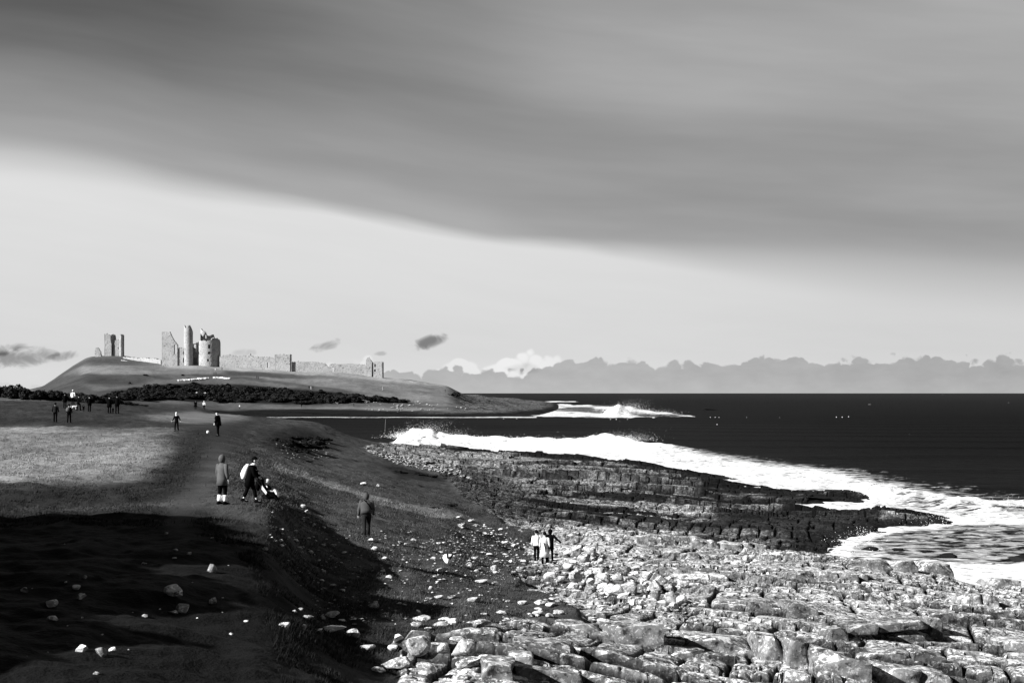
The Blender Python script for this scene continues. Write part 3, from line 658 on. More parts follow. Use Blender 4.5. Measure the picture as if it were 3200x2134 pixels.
    t6 = thing('ruined_tower', 'lone ruined square tower split by a dark crack on the left brow of the hill', 'castle tower', at_depth(358, 830))
    for nm, pts, prof, ho, sd in [('front_wall', [(330, 829), (349, 829)], [(330, 1043), (337, 1042), (340, 1048), (344, 1044), (347, 1056), (349, 1075)], (), 31),
                              ('front_wall', [(352, 830), (376, 830)], [(352, 1108), (355, 1098), (358, 1068), (362, 1062), (374, 1061), (376, 1061)], [(371, 374.5, 1084, 1091)], 32),
                              ('side_wall', [(330, 829), (330, 839)], [(0, 1043), (1, 1050)], (), 33), ('corner_pier', [(375, 829.5), (380, 829)], [(375, 1047), (380, 1045)], (), 34),
                              ('inner_wall', [(344, 831), (366, 843)], [(344, 1047), (350, 1044), (358, 1046), (361, 1066), (366, 1080)], (), 35), ('side_wall', [(384.5, 829), (384.5, 840)], [(0, 1045), (.3, 1046), (.5, 1062), (1, 1070)], (), 36), ('corner_pier', [(380, 829), (385, 829.5)], [(380, 1045), (385, 1046)], (), 37)]:
        o = wall(nm, t6, pts, prof, 1.3, ho, sd); o.matrix_parent_inverse = Matrix.Translation(-t6.location)
    t7 = wall('wall_stub', None, [(298, 829), (318, 829)], [(298, 1098), (300, 1088), (305, 1085.5), (312, 1092), (316, 1101), (318, 1112)], 2.0, (), 38)
    tag(t7, 'isolated stub of broken wall left of the lone ruined tower', 'wall stub')
    t8 = wall('low_wall', None, [(388, 822), (440, 816), (506, 806)], [(388, 1115), (420, 1117), (440, 1119), (462, 1118), (490, 1121), (506, 1124)], 1.8, (), 39)
    tag(t8, 'low crumbled wall along the crest between the lone tower and the gatehouse', 'wall')
    t9 = wall('wall_remnant', None, [(376, 815), (402, 813)], [(376, 1128), (382, 1124), (395, 1125), (402, 1129)], 1.6, (), 40)
    tag(t9, 'short pale fallen wall remnant on the slope below the lone tower', 'wall remnant')
castle()
# ------------------------------------------------------------------ boulders, stones, ledges
def chip(seed, sub=3, cuts=9, rough=.05):
    import bmesh
    bm = bmesh.new(); bmesh.ops.create_icosphere(bm, subdivisions=sub, radius=1.0)
    V = np.array([v.co[:] for v in bm.verts]); Fc = np.array([[v.index for v in f.verts] for f in bm.faces]); bm.free()
    r = np.random.default_rng(seed)
    for _ in range(cuts):
        n = r.normal(0, 1, 3); n[2] *= .7; n /= np.linalg.norm(n); d = r.uniform(.45, .85)
        V -= np.maximum(V @ n - d, 0)[:, None] * n[None]
    V *= 1 + rough * (fbm(V[:, 0] * 3 + 9 * seed, V[:, 1] * 3 + V[:, 2] * 2.3, seed, 3)[:, None] - .5) * 2
    return V / np.abs(V).max(0), Fc
ROCKV = [chip(100 + i, 3, 8 + i % 4) for i in range(10)]
rock_me = []
for i, (v, f) in enumerate(ROCKV):
    o = mesh_np('stone', v, f, M['rock'], smooth=False); rock_me.append(o.data); bpy.data.objects.remove(o)
nst = [0]
def stone(px, py, w, h, label=None, group=None, name='boulder', mat=None, deep=None, cat=None, sink=.42):
    """w, h: size of the stone as seen in the photo; it sits on the ground found at (px, py)"""
    x, y, z = pick(px, py)
    W = w * y / F / 2; Hh = h * y / F / 2; D = deep if deep else W * random.uniform(.7, 1.1)
    nst[0] += 1
    o = bpy.data.objects.new(name, rock_me[nst[0] % 10])
    o.location = (x, y + D * .5, float(zlook(x, y + D * .5)) + Hh * (1 - sink)); o.scale = (W, D, Hh)
    o.rotation_euler = (random.uniform(-.12, .12), random.uniform(-.15, .15), random.uniform(-.5, .5))
    link(o)
    if label: tag(o, label, cat or 'boulder' if name == 'boulder' else (cat or 'stone'), group)
    return o
# stones one can pick out (photo position of their foot, width, height)
BANK = 'pale stones scattered over the dark turf bank'
NOTED = [
 (1298, 2066, 92, 76, 'large square lichen spotted block at the foot of the turf, bottom centre'),
 (1246, 2090, 118, 28, 'flat pale slab lying under the large square block'),
 (1242, 2022, 34, 28, 'small rounded stone against the left side of the large square block'),
 (1232, 2040, 44, 24, 'low bright stone left of the large square block, above the slab'),
 (1452, 2050, 96, 62, 'large lichen covered boulder heaped right of the square block'),
 (1440, 2016, 70, 26, 'flat stone lying on top of the heaped boulders'),
 (1470, 2086, 90, 28, 'long flat stone at the foot of the heaped boulders'),
 (1332, 2104, 70, 40, 'slanting wedge shaped stone in front of the large square block'),
 (1382, 2042, 40, 40, 'upright angular stone between the square block and the heaped boulders'),
 (1180, 2098, 55, 20, 'low half buried stone below and left of the flat slab'),
 (1145, 2034, 56, 26, 'broad pale stone in the dark grass left of the square block'),
 (1104, 1992, 58, 34, 'sharp bright boulder at the right end of a long low rock'),
 (1030, 1975, 100, 24, 'long low mottled rock in the turf with a sharp boulder at its right end'),
 (892, 1962, 46, 30, 'bright blocky rock at the left edge of the lit turf, lower centre'),
 (950, 1958, 20, 12, 'small bright stone right of the bright blocky rock'),
 (1010, 1938, 20, 22, 'egg shaped stone below a low flat outcrop'),
 (1035, 1928, 66, 22, 'low flat outcrop with white lichen, half sunk in the turf'),
 (920, 1916, 18, 12, 'small pale stone above the bright blocky rock'),
 (1172, 1904, 46, 34, 'tilted bright topped stone standing alone in mid turf'),
 (1305, 1922, 26, 24, 'pointed stone standing above long low outcrops'),
 (1310, 1938, 68, 14, 'long thin outcrop below the pointed stone'),
 (1380, 1958, 62, 22, 'mottled low outcrop right of the long thin one'),
 (1500, 1958, 70, 28, 'broad low outcrop at the right edge of the turf'),
 (1486, 1882, 56, 26, 'barrel shaped pale stone lying on the turf'),
 (1346, 1841, 20, 14, 'single rounded pale stone in the middle of the turf'),
 (1218, 1808, 26, 14, 'bright angular stone on the mid slope'),
 (1012, 1792, 16, 14, 'slim leaning pale stone on the left slope'),
 (1003, 1818, 24, 10, 'twin pale stones below the slim leaning one'),
 (1040, 1832, 22, 10, 'small pale stone low on the left slope'),
 (1068, 1846, 30, 10, 'pale stone lowest of the short row on the left slope'),
 (1542, 1786, 26, 30, 'leaning stone casting a long shadow near the boulder beach'),
 (1468, 1772, 28, 20, 'arched bright stone right of the white bundle'),
 (1380, 1788, 46, 16, 'long bright stone below the white bundle'),
 (1505, 1822, 60, 18, 'curved row of half buried pale stone near the beach'),
 (660, 1788, 34, 34, 'speckled triangular stone in deep shade, right of the dark hollow'),
 (545, 1868, 74, 52, 'big mottled boulder in the shaded grass'),
 (570, 1914, 48, 34, 'bright notched stone below the big shaded boulder'),
 (540, 1918, 34, 14, 'low stone left of the bright notched one in the shade'),
 (666, 1888, 28, 26, 'pointed stone in the shaded grass right of the bright notched one'),
 (452, 1928, 26, 12, 'small pale stone among shaded grass, left of the bright notched one'),
 (158, 1896, 44, 30, 'curved bright stone near the left edge in deep shade'),
 (76, 1850, 28, 18, 'small forked stone nearest the left edge'),
 (250, 1872, 36, 24, 'mottled stone lowest in a pile at the left in the shade'),
 (240, 1842, 32, 20, 'round pale stone in the middle of a pile at the left in the shade'),
 (264, 1808, 16, 14, 'small stone topping a pile at the left in the shade'),
 (166, 1940, 42, 18, 'long bent stone below the curved bright stone'),
 (254, 2035, 44, 26, 'bright square stone at lower left in deep shade'),
 (314, 2050, 42, 36, 'bright oblong stone right of the square one at lower left'),
 (352, 2036, 28, 20, 'dim stone right of the bright oblong one'),
 (300, 2106, 26, 12, 'small stone near the bottom edge at lower left'),
 (520, 1668, 12, 8, 'tiny pale stone alone high in the dark slope'),
 (828, 1722, 30, 12, 'flat pale stone at the edge of the shade'),
 (876, 1696, 17, 12, 'triangular white stone among small ones below the path'),
 (922, 1664, 26, 12, 'long white stone near the walkers on the slope'),
 (945, 1590, 28, 18, 'pale lump of rock on the bank below the pushchair'),
 (962, 1612, 26, 22, 'bright jagged rock on the bank below the pushchair, lower of two'),
 (1008, 1706, 24, 9, 'flat white stone left of the man in the hooded top'),
 (935, 1716, 22, 10, 'white stone beyond the flat one left of the man in the hooded top'),
 (1137, 1516, 24, 12, 'bright stone on the pale trodden strip above the man in the hooded top'),
 (1182, 1520, 16, 10, 'pale stone at the edge of the trodden strip, above the hooded man'),
 (1440, 1648, 26, 14, 'bright white stone above the boulder beach'),
 (545, 1230, 10, 8, 'pale boulder above the dark scrub on the far hillside'), (614, 1235, 11, 13, 'white boulder within the dark scrub'), (652, 1238, 9, 13, 'pale upright boulder at the right within the dark scrub'), (640, 1234, 30, 8, 'pale broken rock between two white boulders in the dark scrub'),
 (1145, 1258, 40, 10, 'pale rocks below the scrub on the far shore, right of it'), (1050, 1262, 26, 9, 'pale rocks at the foot of the far scrub'),
]
for px, py, w, h, lab in NOTED:
    stone(px, py, w, h, lab, name='boulder' if w > 30 else 'stone')
def scatter(n, poly, wmin, wmax, label, group, name='stone', hmul=.5, power=2.2):
    xs = [p[0] for p in poly]; ys = [p[1] for p in poly]; k = 0; out = []
    while k < n:
        px = random.uniform(min(xs), max(xs)); py = random.uniform(min(ys), max(ys))
        if not inpoly(np.array([px]), np.array([py]), poly)[0] or (1655 < px < 1775 and 1725 < py < 1812 and name == 'boulder'): continue
        w = wmin + (wmax - wmin) * random.random() ** power
        stone(px, py, w, w * random.uniform(hmul * .6, hmul * 1.25), label, group, name); k += 1
scatter(110, [(1640, 1770), (1700, 1740), (1850, 1700), (1960, 1730), (2100, 1800), (2180, 1880), (2140, 1930), (1900, 1880), (1760, 1850), (1680, 1830)], 12, 50, 'pale rounded stone among the loose boulders of the upper beach', 'loose boulders of the upper beach', 'boulder', .75, 1.8)
scatter(24, [(1800, 1830), (2080, 1800), (2150, 1900), (2000, 1900)], 28, 60, 'grey angular block among the loose boulders of the upper beach', 'loose grey blocks of the upper beach', 'boulder', .85, 1.2)
scatter(105, [(820, 1650), (1050, 1690), (1500, 1690), (1640, 1700), (1640, 1820), (1350, 1830), (1000, 1760), (860, 1740)], 6, 30, 'small pale stone lying in the grass of the slope', 'small stones in the grass of the slope', 'stone', .45)
scatter(32, [(1400, 1600), (1640, 1660), (1660, 1720), (1480, 1690)], 8, 30, 'bright stone on the upper slope above the white bundle', 'bright stones above the beach', 'stone', .45)
scatter(14, [(830, 1600), (920, 1600), (1040, 1650), (950, 1660)], 5, 16, 'pale pebble on the bank edge below the pushchair', 'pebbles on the bank edge', 'stone', .5)
scatter(26, [(60, 1700), (700, 1650), (820, 1750), (760, 2050), (80, 2100)], 6, 20, 'small pale stone in the deep shade at lower left', 'small stones in the shade', 'stone', .55)
scatter(26, [(880, 1900), (1500, 1860), (1560, 1950), (1180, 2000), (1000, 1980)], 14, 60, 'low pale outcrop showing through the turf in the lower middle', 'low outcrops in the lower turf', 'outcrop', .32, 1.6)
scatter(34, [(1560, 1880), (1700, 1850), (1900, 1900), (1880, 1945), (1700, 1950), (1560, 1960)], 12, 44, 'low pale stone at the ragged edge of the turf tongue', 'stones along the turf tongue', 'stone', .42, 1.5)
def loose(n, poly, wmin, wmax, power=2):
    xs = [p[0] for p in poly]; ys = [p[1] for p in poly]; Vs = []; Fs = []; o = 0; k = 0
    lowv = [chip(200 + i, 1, 6, .03) for i in range(5)]
    while k < n:
        px = random.uniform(min(xs), max(xs)); py = random.uniform(min(ys), max(ys))
        if not inpoly(np.array([px]), np.array([py]), poly)[0]: continue
        x, y, z = pick(px, py); w = (wmin + (wmax - wmin) * random.random() ** power) * y / F / 2
        v, f = lowv[k % 5]; a = random.uniform(0, 6.28)
        s = np.array([w * random.uniform(.8, 1.2), w * random.uniform(.6, 1.1), w * random.uniform(.35, .6)])
        vv = v * s; vv = np.stack([vv[:, 0] * math.cos(a) - vv[:, 1] * math.sin(a), vv[:, 0] * math.sin(a) + vv[:, 1] * math.cos(a), vv[:, 2]], -1) + np.array([x, y, z + s[2] * .4])
        Vs.append(vv); Fs.append(f + o); o += len(v); k += 1
    return Vs, Fs
Vs, Fs = [], []; off = 0
for args in [(520, [(1160, 1415), (1230, 1420), (1420, 1460), (1480, 1500), (1400, 1480), (1240, 1450)], 4, 14),
             (500, [(1500, 1640), (1660, 1700), (1640, 1830), (1450, 1780), (1300, 1700)], 4, 12), (420, [(1640, 1760), (1850, 1700), (2150, 1850), (2250, 1960), (1900, 1900), (1680, 1840)], 6, 22), (650, [(820, 1640), (1500, 1660), (1640, 2000), (1000, 1930)], 3, 13),
             (120, [(850, 1380), (1020, 1370), (1050, 1430), (900, 1440)], 3, 8), (90, [(1100, 1240), (1350, 1255), (1500, 1280), (1150, 1290)], 4, 12)]:
    v, f = loose(*args)
    Vs += v; Fs += [q + off for q in f]; off += sum(len(q) for q in v)
o = mesh_np('loose_stones', np.concatenate(Vs), np.concatenate(Fs), M['dimrock'], smooth=False)
tag(o, 'countless small loose stones strewn over the turf edge and rock platform', 'stones', kind='stuff')

def block_mesh(c8, seed, n=13):
    """a weathered block between 8 corners (000,100,110,010,001,101,111,011)"""
    r = np.random.default_rng(seed); c8 = np.array(c8, float)
    t = np.linspace(0, 1, n); V = []; Fc = []; o = 0; cuts = []
    for _ in range(9):
        cn = r.normal(0, 1, 3); cn[2] = abs(cn[2]) * .8; cn /= np.linalg.norm(cn); cuts.append((cn, r.uniform(1.0, 1.4)))
    faces = [(0, 0), (0, 1), (1, 0), (1, 1), (2, 0), (2, 1)]
    a, b = np.meshgrid(t, t, indexing='ij')
    size = np.linalg.norm(c8[6] - c8[0]); hgt = abs(c8[4, 2] - c8[0, 2])
    rx = min(.05 / max(np.linalg.norm(c8[1] - c8[0]), .1), .35); ry = min(.06 / max(np.linalg.norm(c8[3] - c8[0]), .1), .35); rz = min(.05 / max(hgt, .1), .35)
    for ax, sd in faces:
        uvw = np.zeros((n, n, 3)); o3 = [i for i in range(3) if i != ax]
        uvw[..., ax] = sd; uvw[..., o3[0]] = a; uvw[..., o3[1]] = b
        # rounded edges: pull corners in
        q = uvw * 2 - 1; rad = np.array([rx, ry, rz]) * 2
        inner = np.clip(q, -(1 - rad), 1 - rad); dlt = (q - inner) / rad
        ln = np.linalg.norm(dlt, axis=-1, keepdims=True); mx = np.abs(dlt).max(-1, keepdims=True)
        q = inner + dlt * np.where(ln > 1e-6, mx / np.maximum(ln, 1e-6), 1) * rad
        for cn, cd_ in cuts: q = q - np.maximum(q @ cn - cd_, 0)[..., None] * cn
        w = (q + 1) / 2; u, v_, z = w[..., 0:1], w[..., 1:2], w[..., 2:3]
        P = ((c8[0] * (1 - u) + c8[1] * u) * (1 - v_) + (c8[3] * (1 - u) + c8[2] * u) * v_) * (1 - z) + ((c8[4] * (1 - u) + c8[5] * u) * (1 - v_) + (c8[7] * (1 - u) + c8[6] * u) * v_) * z
        nz = fbm(P[..., 0] * 2.2 + P[..., 2] * 1.7, P[..., 1] * 2.2 + P[..., 2] * 1.3, 300, 4) - .5
        nz2 = fbm(P[..., 0] * 2.2 - P[..., 1], P[..., 2] * 3.5 + P[..., 1], 310, 4) - .5
        dirn = P - c8.mean(0); dirn /= np.maximum(np.linalg.norm(dirn, axis=-1, keepdims=True), 1e-6)
        P = P + dirn * (nz * .22 + nz2 * .20)[..., None]
        V.append(P.reshape(-1, 3))
        f = grid_faces(n, n)
        if (sd == 0) ^ (ax == 1): f = f[:, ::-1]
        Fc.append(f + o); o += n * n
    return np.concatenate(V), np.concatenate(Fc)
def ledge(label, top, bot, depth, seed, lay=1):
    """a stepped limestone ledge: photo outline of its front face, split by joints into blocks"""
    r = np.random.default_rng(seed)
    ym = pick((bot[0][0] + bot[-1][0]) / 2, np.mean([p[1] for p in bot]))[1]
    x0, x1 = top[0][0], top[-1][0]
    cuts = [x0]
    while cuts[-1] < x1:
        cuts.append(cuts[-1] + r.uniform(.55, 1.2 if seed == 7 else 1.9) * F / ym)
    cuts[-1] = x1
    if seed == 7: cuts = [2700, 2790, 2872, 2985]
    if len(cuts) > 2 and cuts[-1] - cuts[-2] < .4 * F / ym: cuts.pop(-2)
    Vs, Fs, o = [], [], 0
    for a, b in zip(cuts[:-1], cuts[1:]):
        g_ = r.uniform(.6, 2.4); a2, b2 = a + g_, b - g_
        yb = [interp(c, bot) for c in (a2, b2)]; yt = [interp(c, top) for c in (a2, b2)]
        mid = pick((a2 + b2) / 2, (yb[0] + yb[1]) / 2)
        yy = mid[1] + r.uniform(-.12, .12); dp = depth * r.uniform(.8, 1.2)
        lv = [0, 1] if (lay < 2 or r.random() < .5) else [0, r.uniform(.3, .55), 1]
        for l0, l1 in zip(lv[:-1], lv[1:]):
            c8 = []
            for lz in (l0, l1):
                for k, (px, bk) in enumerate(((a2, 0), (b2, 0), (b2, 1), (a2, 1))):
                    i = 0 if px == a2 else 1
                    zb_ = zrow(yb[i], yy) - (.25 if l0 == 0 else 0.0); zt_ = zrow(yt[i], yy)
                    z_ = zb_ + (zt_ - zb_) * lz - (.10 * dp if bk and lz > .9 else 0)
                    c8.append(((px - 1600) / F * yy + bk * r.uniform(-.1, .1), yy + bk * dp + (0 if bk else r.uniform(-.05, .05)) - (.06 if l0 > 0 else 0), z_))
            v, f = block_mesh(c8, seed * 50 + len(Vs)); Vs.append(v); Fs.append(f + o); o += len(v)
    ob = mesh_np('rock_ledge', np.concatenate(Vs), np.concatenate(Fs), M['ledge'])
    return tag(ob, label, 'rock ledge')
ledge('tall jointed limestone ledge with dark vertical cracks, bottom centre of the platform', [(1741, 1945), (1829, 1955), (1860, 1960), (1902, 1948), (1975, 1940), (2036, 1936), (2075, 1950)], [(1741, 1958), (1841, 2002), (1860, 2006), (1921, 2003), (1982, 2003), (2024, 2018), (2075, 2004)], 2.6, 1, 2)
ledge('blocky grey limestone ledge with square joints, lower right of the platform', [(2568, 1968), (2683, 1952), (2778, 1943), (2885, 1933), (2950, 1930)], [(2568, 2000), (2683, 2006), (2778, 2009), (2885, 2002), (2950, 1998)], 2.4, 2, 2)
ledge('long slanting ledge of rounded blocks running to the bottom right edge', [(2377, 1986), (2484, 1994), (2568, 2029), (2667, 2059), (2771, 2086), (2874, 2097), (2990, 2110)], [(2377, 2055), (2484, 2076), (2568, 2101), (2667, 2124), (2771, 2142), (2874, 2150), (2990, 2160)], 2.2, 3)
ledge('pale ledge left of the long slanting one, with white lichen patches', [(2143, 1983), (2212, 1960), (2290, 1985), (2357, 2000)], [(2143, 2008), (2212, 2029), (2290, 2040), (2357, 2044)], 2.2, 4)
ledge('low pale ledge just right of the tall cracked ledge', [(2085, 2029), (2140, 2026), (2205, 2034)], [(2085, 2056), (2140, 2060), (2205, 2064)], 1.8, 5)
ledge('small dark faced ledge high on the right of the front platform', [(2468, 1789), (2568, 1784), (2644, 1788), (2720, 1796)], [(2468, 1814), (2568, 1812), (2644, 1809), (2720, 1812)], 2.6, 6)
ledge('square ended ledge at the brink above the foaming inlet', [(2700, 1753), (2851, 1752), (2912, 1752), (2985, 1764)], [(2700, 1776), (2851, 1789), (2912, 1791), (2985, 1793)], 3.0, 7)
ledge('pair of rounded blocks on the right edge of the platform, midway down', [(3005, 1862), (3065, 1852), (3125, 1864)], [(3005, 1884), (3065, 1893), (3125, 1898)], 2.0, 8)
ledge('ledge undercut by a black gap where the platform meets the surf at right', [(3104, 1807), (3200, 1812), (3320, 1818)], [(3104, 1826), (3200, 1834), (3320, 1838)], 2.4, 9)
ledge('low blocks at the right edge near the bottom corner', [(3134, 1998), (3200, 2002), (3320, 2006)], [(3134, 2026), (3200, 2034), (3320, 2036)], 2.0, 10)
ledge('pale ledge along the bottom edge where turf meets rock', [(1500, 2074), (1638, 2079), (1768, 2094), (1820, 2112)], [(1500, 2116), (1638, 2124), (1768, 2132), (1820, 2136)], 2.0, 11)
ledge('short ledge of two blocks above the bottom edge, on the turf margin', [(1586, 2046), (1630, 2040), (1668, 2046)], [(1586, 2074), (1630, 2078), (1668, 2076)], 1.8, 12)
ledge('mottled ledge left of the tall cracked one, half covered by turf', [(1600, 1995), (1680, 1985), (1745, 2000), (1790, 2018)], [(1600, 2010), (1680, 2026), (1745, 2040), (1790, 2046)], 2.0, 13)
ledge('flat ledge with a dark undercut in the middle of the front platform', [(2100, 1795), (2180, 1790), (2280, 1796)], [(2100, 1812), (2180, 1812), (2280, 1812)], 2.4, 14)
ledge('long low ledge at the brink of the dark channel', [(1990, 1672), (2120, 1668), (2260, 1690), (2400, 1700)], [(1990, 1690), (2120, 1700), (2260, 1712), (2400, 1716)], 3.0, 15)
ledge('broad ledge with lichen across the lower middle of the platform', [(2330, 1880), (2420, 1872), (2520, 1884), (2560, 1900)], [(2330, 1902), (2420, 1906), (2520, 1912), (2560, 1918)], 2.2, 16)
ledge('stepped blocks below the grey square jointed ledge', [(2680, 2034), (2780, 2024), (2900, 2034), (2960, 2046)], [(2680, 2050), (2780, 2058), (2900, 2064), (2960, 2066)], 1.8, 17)
for px, py, w, h, lab in [(2560, 1560, 80, 14, 'black weed covered reef at the tip of the middle platform'), (2930, 1636, 90, 16, 'black reef in the surf at right, streaming with water'), (2700, 1652, 90, 34, 'high black reef beside the inlet'), (3090, 1632, 110, 14, 'isolated black reef off the right edge in white foam'),
                          (2960, 1768, 70, 18, 'wet black rock at the edge of the inlet beside the square ended ledge'), (3190, 1778, 100, 22, 'black rock in the foam at the right edge'), (2810, 1742, 46, 12, 'low black rock awash in the near inlet'), (2720, 1736, 60, 16, 'dark rounded rock where the inlet meets the platform'), (2225, 1300, 60, 8, 'low black reef far out on the dark sea by a cluster of floats')]:
    x, y, z = pick(px, py)
    o = bpy.data.objects.new('reef', rock_me[nst[0] % 10].copy()); nst[0] += 1
    o.data.materials[0] = M['black_rock']
    W, Hh = w * y / F / 2, h * y / F / 2
    o.location = (x, y, max(z, 0) + Hh * .55); o.scale = (W, W * .8, Hh); o.rotation_euler = (0, 0, random.uniform(-.3, .3)); link(o)
    tag(o, lab, 'reef')

# ------------------------------------------------------------------ scrub and grass
def bush_mesh(seed, n=1500, mat='gorse', leaf=.085):
    r = np.random.default_rng(seed)
    c = r.normal(0, .42, (9, 3)); c[:, 2] = np.abs(c[:, 2]) * .7 + .15; rad = r.uniform(.28, .5, 9)
    k = r.integers(0, 9, n); d = r.normal(0, 1, (n, 3)); d /= np.linalg.norm(d, axis=1, keepdims=True)
    p = c[k] + d * (rad[k] * r.uniform(.65, 1.08, n))[:, None]; p[:, 2] = np.abs(p[:, 2])
    a = r.normal(0, 1, (n, 3)); b = np.cross(a, d); a /= np.linalg.norm(a, axis=1, keepdims=True); b /= np.linalg.norm(b, axis=1, keepdims=True)
    s = (leaf * r.uniform(.5, 1.5, n))[:, None]
    V = np.stack([p - a * s - b * s, p + a * s - b * s * .4, p + b * s * 1.2, p - a * s * .6 + b * s], 1).reshape(-1, 3)
    me = mesh_np('gorse_bush', V, np.arange(4 * n).reshape(-1, 4), M[mat], smooth=False); m = me.data; bpy.data.objects.remove(me)
    return m
BM = [bush_mesh(400 + i) for i in range(4)]; BF = [bush_mesh(420 + i, 900, 'far_gorse', .1) for i in range(4)]
def bush(px, py, w, h, label, group, meshes, i):
    x, y, z = pick(px, py)
    o = bpy.data.objects.new('gorse_bush', meshes[i % 4]); s = w * y / F / 1.7
    o.location = (x, y, z - .1); o.scale = (s, s * .9, h * y / F / 1.1); o.rotation_euler = (0, 0, random.uniform(0, 6.28)); link(o)
    tag(o, label, 'bush', group)
i = 0
px = -60
while px < 440:
    bot = interp(px, [(-60, 1239), (0, 1241), (100, 1247), (200, 1250), (280, 1257), (400, 1264), (440, 1266)])
    top = interp(px, [(-60, 1196), (0, 1200), (75, 1207), (85, 1214), (180, 1219), (300, 1231), (400, 1257), (440, 1263)])
    bush(px, bot, random.uniform(48, 62), (bot - top) * random.uniform(.92, 1.06) * .97, 'black gorse bush in the dense dark hedge along the back of the field', 'gorse bushes of the dark field hedge', BM, i); i += 1
    px += random.uniform(11, 16)
for j in range(230):
    px = random.uniform(335, 1115) if j % 12 else random.uniform(1100, 1270)
    bot = interp(px, [(330, 1257), (400, 1256), (500, 1253), (600, 1251), (700, 1256), (850, 1259), (1000, 1263), (1060, 1260), (1120, 1255), (1270, 1258)])
    top = interp(px, [(330, 1243), (400, 1218), (500, 1203), (620, 1198), (700, 1203), (800, 1208), (900, 1218), (1000, 1224), (1060, 1232), (1120, 1240), (1270, 1250)])
    py = bot - (bot - top - 8) * random.random() if bot - top > 10 else bot
    bush(px, py, random.uniform(28, 58), random.uniform(10, 19), 'dark scrub bush in the thick band below the castle hill', 'dark scrub bushes below the castle hill', BF, j)
for px, py, w, h, lab in [(1425, 1238, 22, 12, 'black bush by the hollow at the right foot of the castle hill'), (1412, 1236, 18, 7, 'low dark bush left of the black one at the hill foot'), (405, 1199, 10, 6, 'tiny lone dark bush on the open slope left of the scrub band'), (570, 1174, 12, 6, 'small dark bush on the slope below the gatehouse'), (455, 1174, 14, 5, 'low dark bush on the slope left below the gatehouse'), (585, 1186, 16, 6, 'dark bush beside the line of sheep')]:
    bush(px, py, w, h, lab, None, BF, i); i += 1
for px, py, w, h in [(895, 1392, 70, 20), (940, 1398, 80, 22), (985, 1388, 70, 20), (960, 1375, 60, 14), (860, 1375, 50, 10), (1010, 1400, 40, 12), (915, 1410, 60, 14), (880, 1384, 70, 18), (920, 1372, 60, 14), (975, 1402, 60, 20), (950, 1412, 50, 14), (1000, 1376, 50, 14), (870, 1400, 40, 8)]:
    bush(px, py, w, h, 'low black gorse bush in the hollow of the headland bank', 'low gorse on the headland bank', BM, i); i += 1
for px, py, w, h in [(1245, 1476, 50, 10), (1300, 1482, 60, 10), (1345, 1490, 50, 9), (1400, 1578, 46, 10), (1355, 1586, 40, 8), (950, 1440, 40, 6)]:
    bush(px, py, w, h, 'low dark tussock on the lower bank beside the rock platform', 'dark tussocks on the lower bank', BM, i); i += 1
def grass():
    n = 360000
    yy = 19 * (120 / 19) ** (rng.random(n) ** .8); px = rng.uniform(-150, 1800, n); xx = (px - 1600) / F * yy
    ok = (look(rock, xx, yy) < .35) & (look(tone, xx, yy) > .004)
    cl = fbm(xx * 1.3, yy * 1.3, 501, 3)
    ok &= (polydist(px, HZ - F * (zlook(xx, yy) - H) / yy, [(560, 1620), (640, 1500), (690, 1400)]) + rng.normal(0, 22, n) > 60) & (cl > .40 + rng.normal(0, .05, n)) & (rng.random(n) < sstep(125, 70, yy))
    xx, yy, cl = xx[ok], yy[ok], cl[ok]; n = len(xx)
    zz = zlook(xx, yy) - .02
    h = (.04 + .34 * (cl - .35) * rng.random(n) + .05 * rng.random(n)) * (.75 + .25 * sstep(50, 25, yy)); w = .0032 * (yy / 25) ** .9 * (1 + rng.random(n)) + .0015
    a = rng.uniform(0, 2 * math.pi, n); lean = h * rng.uniform(.1, .7, n); la = rng.normal(.3, .7, n)
    dx, dy = np.cos(a) * w, np.sin(a) * w
    lx, ly = np.cos(la) * lean, np.sin(la) * lean
    P = lambda k, t, s: np.stack([xx + lx * t ** 1.6 + dx * s, yy + ly * t ** 1.6 + dy * s, zz + h * t], -1)
    V = np.stack([P(0, 0, -1), P(0, 0, 1), P(0, .55, .7), P(0, .55, -.7), P(0, 1, 0)], 1).reshape(-1, 3)
    b = (np.arange(n) * 5)[:, None]
    o = mesh_np('turf_grass', V, [b + np.array([[0, 1, 2, 3]]), b + np.array([[3, 2, 4]])], M['grass'], smooth=True)
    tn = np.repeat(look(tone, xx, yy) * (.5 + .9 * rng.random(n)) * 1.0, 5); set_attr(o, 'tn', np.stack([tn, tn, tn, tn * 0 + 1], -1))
    tag(o, 'rough grass growing over the near slope and shaded bank', 'grass', kind='stuff')
grass()
# ------------------------------------------------------------------ people
def skin(name, nodes, edges, mat, parent=None, sub=1):
    """one continuous surface grown over connected joints; nodes: (x, y, z, radius)"""
    me = bpy.data.meshes.new(name)
    me.from_pydata([n[:3] for n in nodes], edges, [])
    o = bpy.data.objects.new(name, me); link(o, parent)
    o.modifiers.new('Skin', 'SKIN').use_smooth_shade = True
    sv = me.skin_vertices[0].data
    for i, n in enumerate(nodes): sv[i].radius = (n[3], n[3] if len(n) < 5 else n[4]); sv[i].use_root = (i == 0)
    if sub:
        s = o.modifiers.new('Subdivision', 'SUBSURF'); s.levels = sub; s.render_levels = sub
    me.materials.append(mat)
    return o
def chain(lists):
    nodes, edges = [], []; seen = {}
    for L in lists:
        prev = None
        for p in L:
            k = tuple(round(c, 4) for c in p[:3])
            if k not in seen: seen[k] = len(nodes); nodes.append(p)
            if prev is not None and prev != seen[k]: edges.append((prev, seen[k]))
            prev = seen[k]
    return nodes, edges
